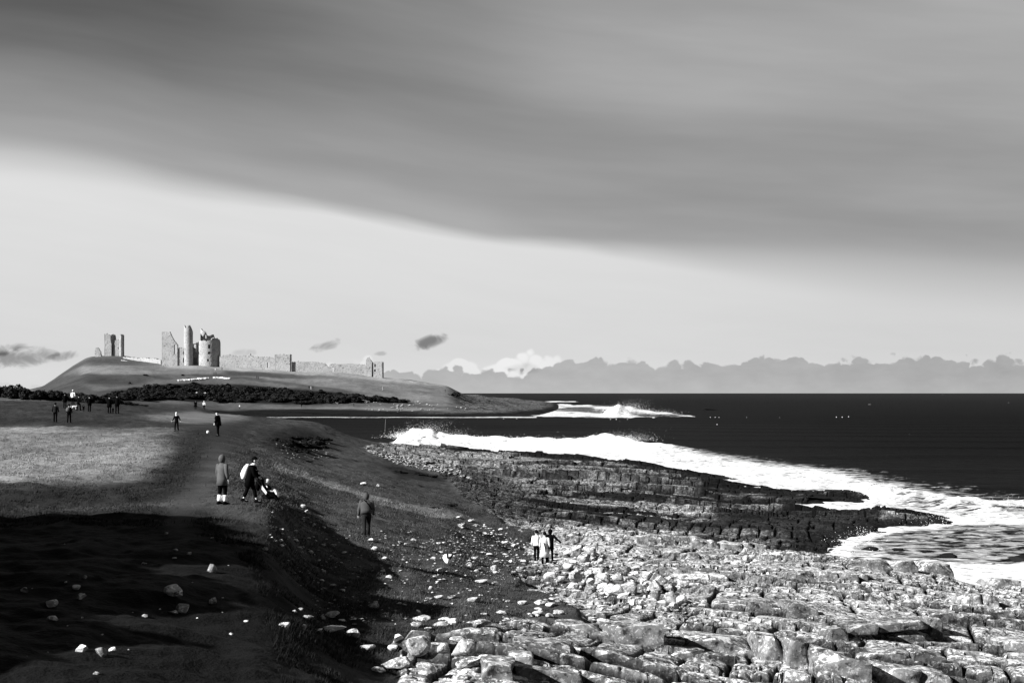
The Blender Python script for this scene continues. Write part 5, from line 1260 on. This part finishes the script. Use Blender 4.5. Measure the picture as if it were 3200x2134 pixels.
for px, py, lab in [(2220, 1305, 0), (2235, 1305, 0), (2247, 1305.5, 0), (2333, 1305, 'white float alone on the dark sea, right of a cluster'), (2436, 1306, 'white float alone on the dark sea, midway to the right edge'), (2241, 1327, 'bright white float on the near side of a cluster of floats'), (2614, 1304, 1), (2632, 1304, 1), (2652, 1302.6, 1), (1574, 1309, 2), (1615, 1309, 2), (1908, 1311, 3), (1926, 1311, 3), (1961, 1311, 3), (2946, 1234.6, 'white speck of a float near the horizon at right')]:
    yy = F * H / (py - HZ); x = px_x(px, yy)
    if not isinstance(lab, str): lab = ['white float in the cluster off the surf on the point', 'faint white float in a row far out at right', 'white float in the bay before the far shore', 'white float just in front of the surf on the point'][lab]
    if f0 is None:
        f0 = thing('marker_float', lab, 'float', (x, yy, 0), 0, 'fishing floats on the sea'); ellip('float_ball', (0, 0, .25), (.42, .42, .40), M['white'], f0); tubes('stem', [[(0, 0, .5), (0, 0, 1.1)]], .04, M['metal'], f0); w = f0
    else:
        w = f0.copy(); link(w); w['label'] = lab; w.location = (x, yy, 0)
        for ch in list(f0.children): link(ch.copy(), w)
    w.scale = (.5 * yy / 700,) * 3 if yy < 1500 else (1.4,) * 3
# ------------------------------------------------------------------ sky, sun, camera
SUN_EL, SUN_SIDE = R(27), R(28)               # height; angle behind the viewer's left
def build_world():
    w = bpy.data.worlds.new('World'); scene.world = w; w.use_nodes = True
    g = G(w.node_tree); bg = w.node_tree.nodes['Background']
    x, y, z = g.sep(g.n('ShaderNodeTexCoord').outputs['Generated'])
    yy = g.m('MAXIMUM', g.m('ABSOLUTE', y), .18)
    u = g.div(x, yy); v = g.div(z, yy)
    fc = g.n('ShaderNodeFloatCurve'); cu = fc.mapping.curves[0]
    pts = [(-600, 455), (0, 483), (300, 522), (560, 580), (760, 612), (1000, 645), (1160, 672), (1360, 712), (1632, 757), (2040, 790), (2580, 815), (3200, 845), (3800, 870)]
    P = [((a + 600) / 4400, (HZ - b) / F / .25) for a, b in pts]
    cu.points[0].location = P[0]; cu.points[1].location = P[-1]
    for p in P[1:-1]: cu.points.new(*p)
    fc.mapping.update()
    g.put(fc.inputs[1], g.m('ADD', g.mul(u, F / 4400), 2200 / 4400, clamp=True))
    edge = g.mul(fc.outputs[0], .25)
    wv = g.sub(v, edge)
    st = g.noise(g.xyz(g.mul(u, 1.3), g.mul(wv, 9), 0), 2.0, 3, .55, .4, '2D')
    st2 = g.noise(g.xyz(g.mul(u, 4), g.add(g.mul(wv, 30), 7), 3), 1.5, 3, .6, 0, '2D')
    # soft and sharp ends of the cloud's lower edge
    wid = g.add(.006, g.add(g.mul(g.ss(-.10, -.36, u), .012), g.mul(g.ss(.02, .30, u), .022)))
    e = g.add(wv, g.add(g.mul(g.sub(st, .5), .016), g.mul(g.sub(st2, .5), .008)))
    e = g.add(e, g.mul(g.ss(.04, .34, u), .010))
    mask = g.ss(g.mul(wid, -1), wid, e)
    cl = g.add(.625, g.mul(g.sub(st, .5), .10)); cl = g.add(cl, g.mul(g.sub(st2, .5), .05))
    cl = g.sub(cl, g.mul(g.mul(g.ss(.16, -.34, u), g.ss(.015, .13, wv)), .25))
    cl = g.add(cl, g.mul(g.mul(g.ss(.1, .36, u), g.ss(.12, .26, v)), .05))
    cl = g.sub(cl, g.mul(g.mul(g.ss(.0, .05, wv), g.ss(.12, .05, wv)), .03))
    cl = g.sub(cl, g.mul(g.ss(.30, .9, v), .30))
    li = g.add(.850, g.mul(g.ss(.02, .16, v), .03)); li = g.sub(li, g.mul(g.ss(.0, .36, u), .03)); li = g.add(li, g.mul(g.sub(st2, .5), .03))
    li = g.add(li, g.mul(g.ss(.03, .012, v), .02))
    belly = g.mul(g.mul(g.ss(.0, .012, wv), g.ss(.042, .022, wv)), g.ss(-.12, .0, u))
    band = g.mul(g.ss(.03, .05, wv), g.ss(.085, .055, wv))
    cl = g.add(g.sub(cl, g.mul(belly, .012)), g.mul(band, .02))
    cl = g.add(cl, g.mul(g.ss(.035, -.004, wv), .05))
    cl = g.add(cl, g.mul(g.mul(g.ss(-.06, .06, u), g.ss(.3, .12, u)), g.mul(g.mul(g.ss(.08, .12, wv), g.ss(.19, .14, wv)), .05)))
    s = g.mix(mask, li, cl)
    # cumulus on the horizon
    un = g.noise(g.xyz(g.mul(u, 60), g.mul(v, 75), 0), 1.0, 2, .5, 0, '2D'); c2 = g.xyz(g.add(u, g.mul(g.sub(un, .5), .012)), g.mul(v, 1.25), 0)
    vb = g.vor(c2, 42, dim='2D'); vs = g.vor(c2, 115, dim='2D'); vt = g.noise(c2, 260, 2, .6, 0, '2D')
    hn = g.noise(g.xyz(u, .3, 0), 13, 1, .5, 0, '2D')
    bul = g.add(g.mul(g.sub(.45, vb), .011), g.add(g.mul(g.sub(.4, vs), .006), g.mul(g.sub(vt, .5), .003)))
    h1 = g.add(.0160, g.mul(hn, .011)); h1 = g.sub(h1, g.mul(g.ss(.045, .0, u), .0065)); h1 = g.sub(h1, g.mul(g.ss(-.06, -.2, u), .007)); h1 = g.add(h1, g.mul(g.ss(.1, .34, u), .003))
    bank = g.ss(-.0004, .0018, g.add(g.sub(h1, v), bul))
    c3 = g.xyz(g.add(u, 3.37), g.mul(v, 1.2), 1.7)
    vb2 = g.vor(c3, 36, dim='2D'); vs2 = g.vor(c3, 100, dim='2D')
    hn2 = g.noise(g.xyz(g.add(u, 7.1), .9, 0), 16, 1, .5, 0, '2D')
    h2 = g.add(.0105, g.mul(hn2, .013)); h2 = g.add(h2, g.mul(g.mul(g.ss(-.026, .0, u), g.ss(.040, .015, u)), .007)); h2 = g.add(h2, g.mul(g.mul(g.ss(-.05, -.038, u), g.ss(-.018, -.03, u)), .007)); h2 = g.sub(h2, g.mul(g.ss(-.22, -.36, u), .012))
    puff = g.ss(-.0008, .0026, g.add(g.sub(h2, v), g.add(g.mul(g.sub(.45, vb2), .018), g.mul(g.sub(.4, vs2), .007))))
    gate = g.mul(g.ss(-.18, -.12, u), g.ss(.07, .0, u)); gate = g.add(.08, g.mul(gate, .55)); gate = g.add(gate, g.mul(g.mul(g.ss(-.026, -.005, u), g.ss(.06, .03, u)), .3))
    s = g.mix(g.mul(puff, gate), s, g.sub(.95, g.mul(g.ss(.016, .002, v), .12)))
    bankc = g.add(g.add(.71, g.mul(g.sub(g.noise(g.xyz(g.mul(u, 40), g.mul(v, 90), 0), 1.0, 3, .6, 0, '2D'), .5), .07)), g.add(g.mul(g.ss(.016, .0, v), .03), g.mul(g.ss(0, .35, u), -.035)))
    s = g.mix(g.mul(bank, g.ss(-.25, -.06, u, .2, 1.0)), s, bankc)
    wn = g.noise(g.xyz(u, g.mul(v, 1.6), 2), 62, 3, .62, .4, '2D')
    for (px, py, ax, ay, dk, tilt) in [(1022, 1080, 44, 15, .26, .22), (1342, 1068, 52, 20, .34, .28), (60, 1118, 110, 30, .26, .1), (205, 1112, 50, 14, .22, .1), (760, 1103, 34, 14, .10, .1), (1190, 1105, 22, 7, .12, 0), (1640, 1150, 60, 14, .06, 0), (2, 1095, 70, 16, .2, .2)]:
        du = g.sub(u, (px - 1600) / F); dv = g.sub(g.sub(v, (HZ - py) / F), g.mul(du, tilt))
        q = g.add(g.m('POWER', g.div(du, ax / F), 2), g.m('POWER', g.div(dv, ay / F), 2))
        q = g.add(q, g.mul(g.sub(wn, .5), 3.2))
        s = g.sub(s, g.mul(g.ss(1.5, -.3, q), dk))
    lin = g.m('POWER', g.m('MAXIMUM', s, .02), 2.2)
    sky = g.n('ShaderNodeTexSky', sky_type='NISHITA'); sky.sun_disc = False
    sky.sun_elevation = SUN_EL; sky.sun_rotation = R(180) + math.pi / 2 - SUN_SIDE
    bw = g.n('ShaderNodeRGBToBW'); g.t.links.new(sky.outputs[0], bw.inputs[0])
    k = g.add(.94, g.mul(g.m('MINIMUM', bw.outputs[0], 6.0), .01))
    back = g.ss(.1, -.25, y); lin = g.mul(lin, g.sub(1, g.mul(back, .35)))
    lin = g.mul(g.mul(lin, k), 10.0 / 2 ** EXPO)
    g.put(bg.inputs['Color'], g.xyz(lin, lin, lin)); bg.inputs['Strength'].default_value = .1
EXPO = 1.0
build_world()
scene.world.cycles.sampling_method = 'MANUAL'; scene.world.cycles.sample_map_resolution = 256
sd = bpy.data.lights.new('sun', 'SUN'); sd.energy = 5.0; sd.angle = R(.5); sd.color = (1, 1, 1)
so = bpy.data.objects.new('sun', sd); link(so)
to_sun = Vector((-math.cos(SUN_SIDE) * math.cos(SUN_EL), -math.sin(SUN_SIDE) * math.cos(SUN_EL), math.sin(SUN_EL)))
so.rotation_euler = to_sun.to_track_quat('Z', 'Y').to_euler()
so.location = to_sun * 60
cd = bpy.data.cameras.new('camera'); cd.lens = 50; cd.sensor_width = 36; cd.clip_end = 120000; cd.clip_start = .1
cd.shift_y = (HZ - 1067) / 3200
co_ = bpy.data.objects.new('camera', cd); co_.location = (0, 0, H); co_.rotation_euler = (R(90), 0, 0); link(co_)
scene.camera = co_
scene.view_settings.view_transform = 'Standard'; scene.view_settings.look = 'None'
scene.view_settings.exposure = EXPO; scene.view_settings.gamma = 1.0
scene.render.engine = 'CYCLES'
scene.cycles.max_bounces = 4; scene.cycles.diffuse_bounces = 2; scene.cycles.use_denoising = True
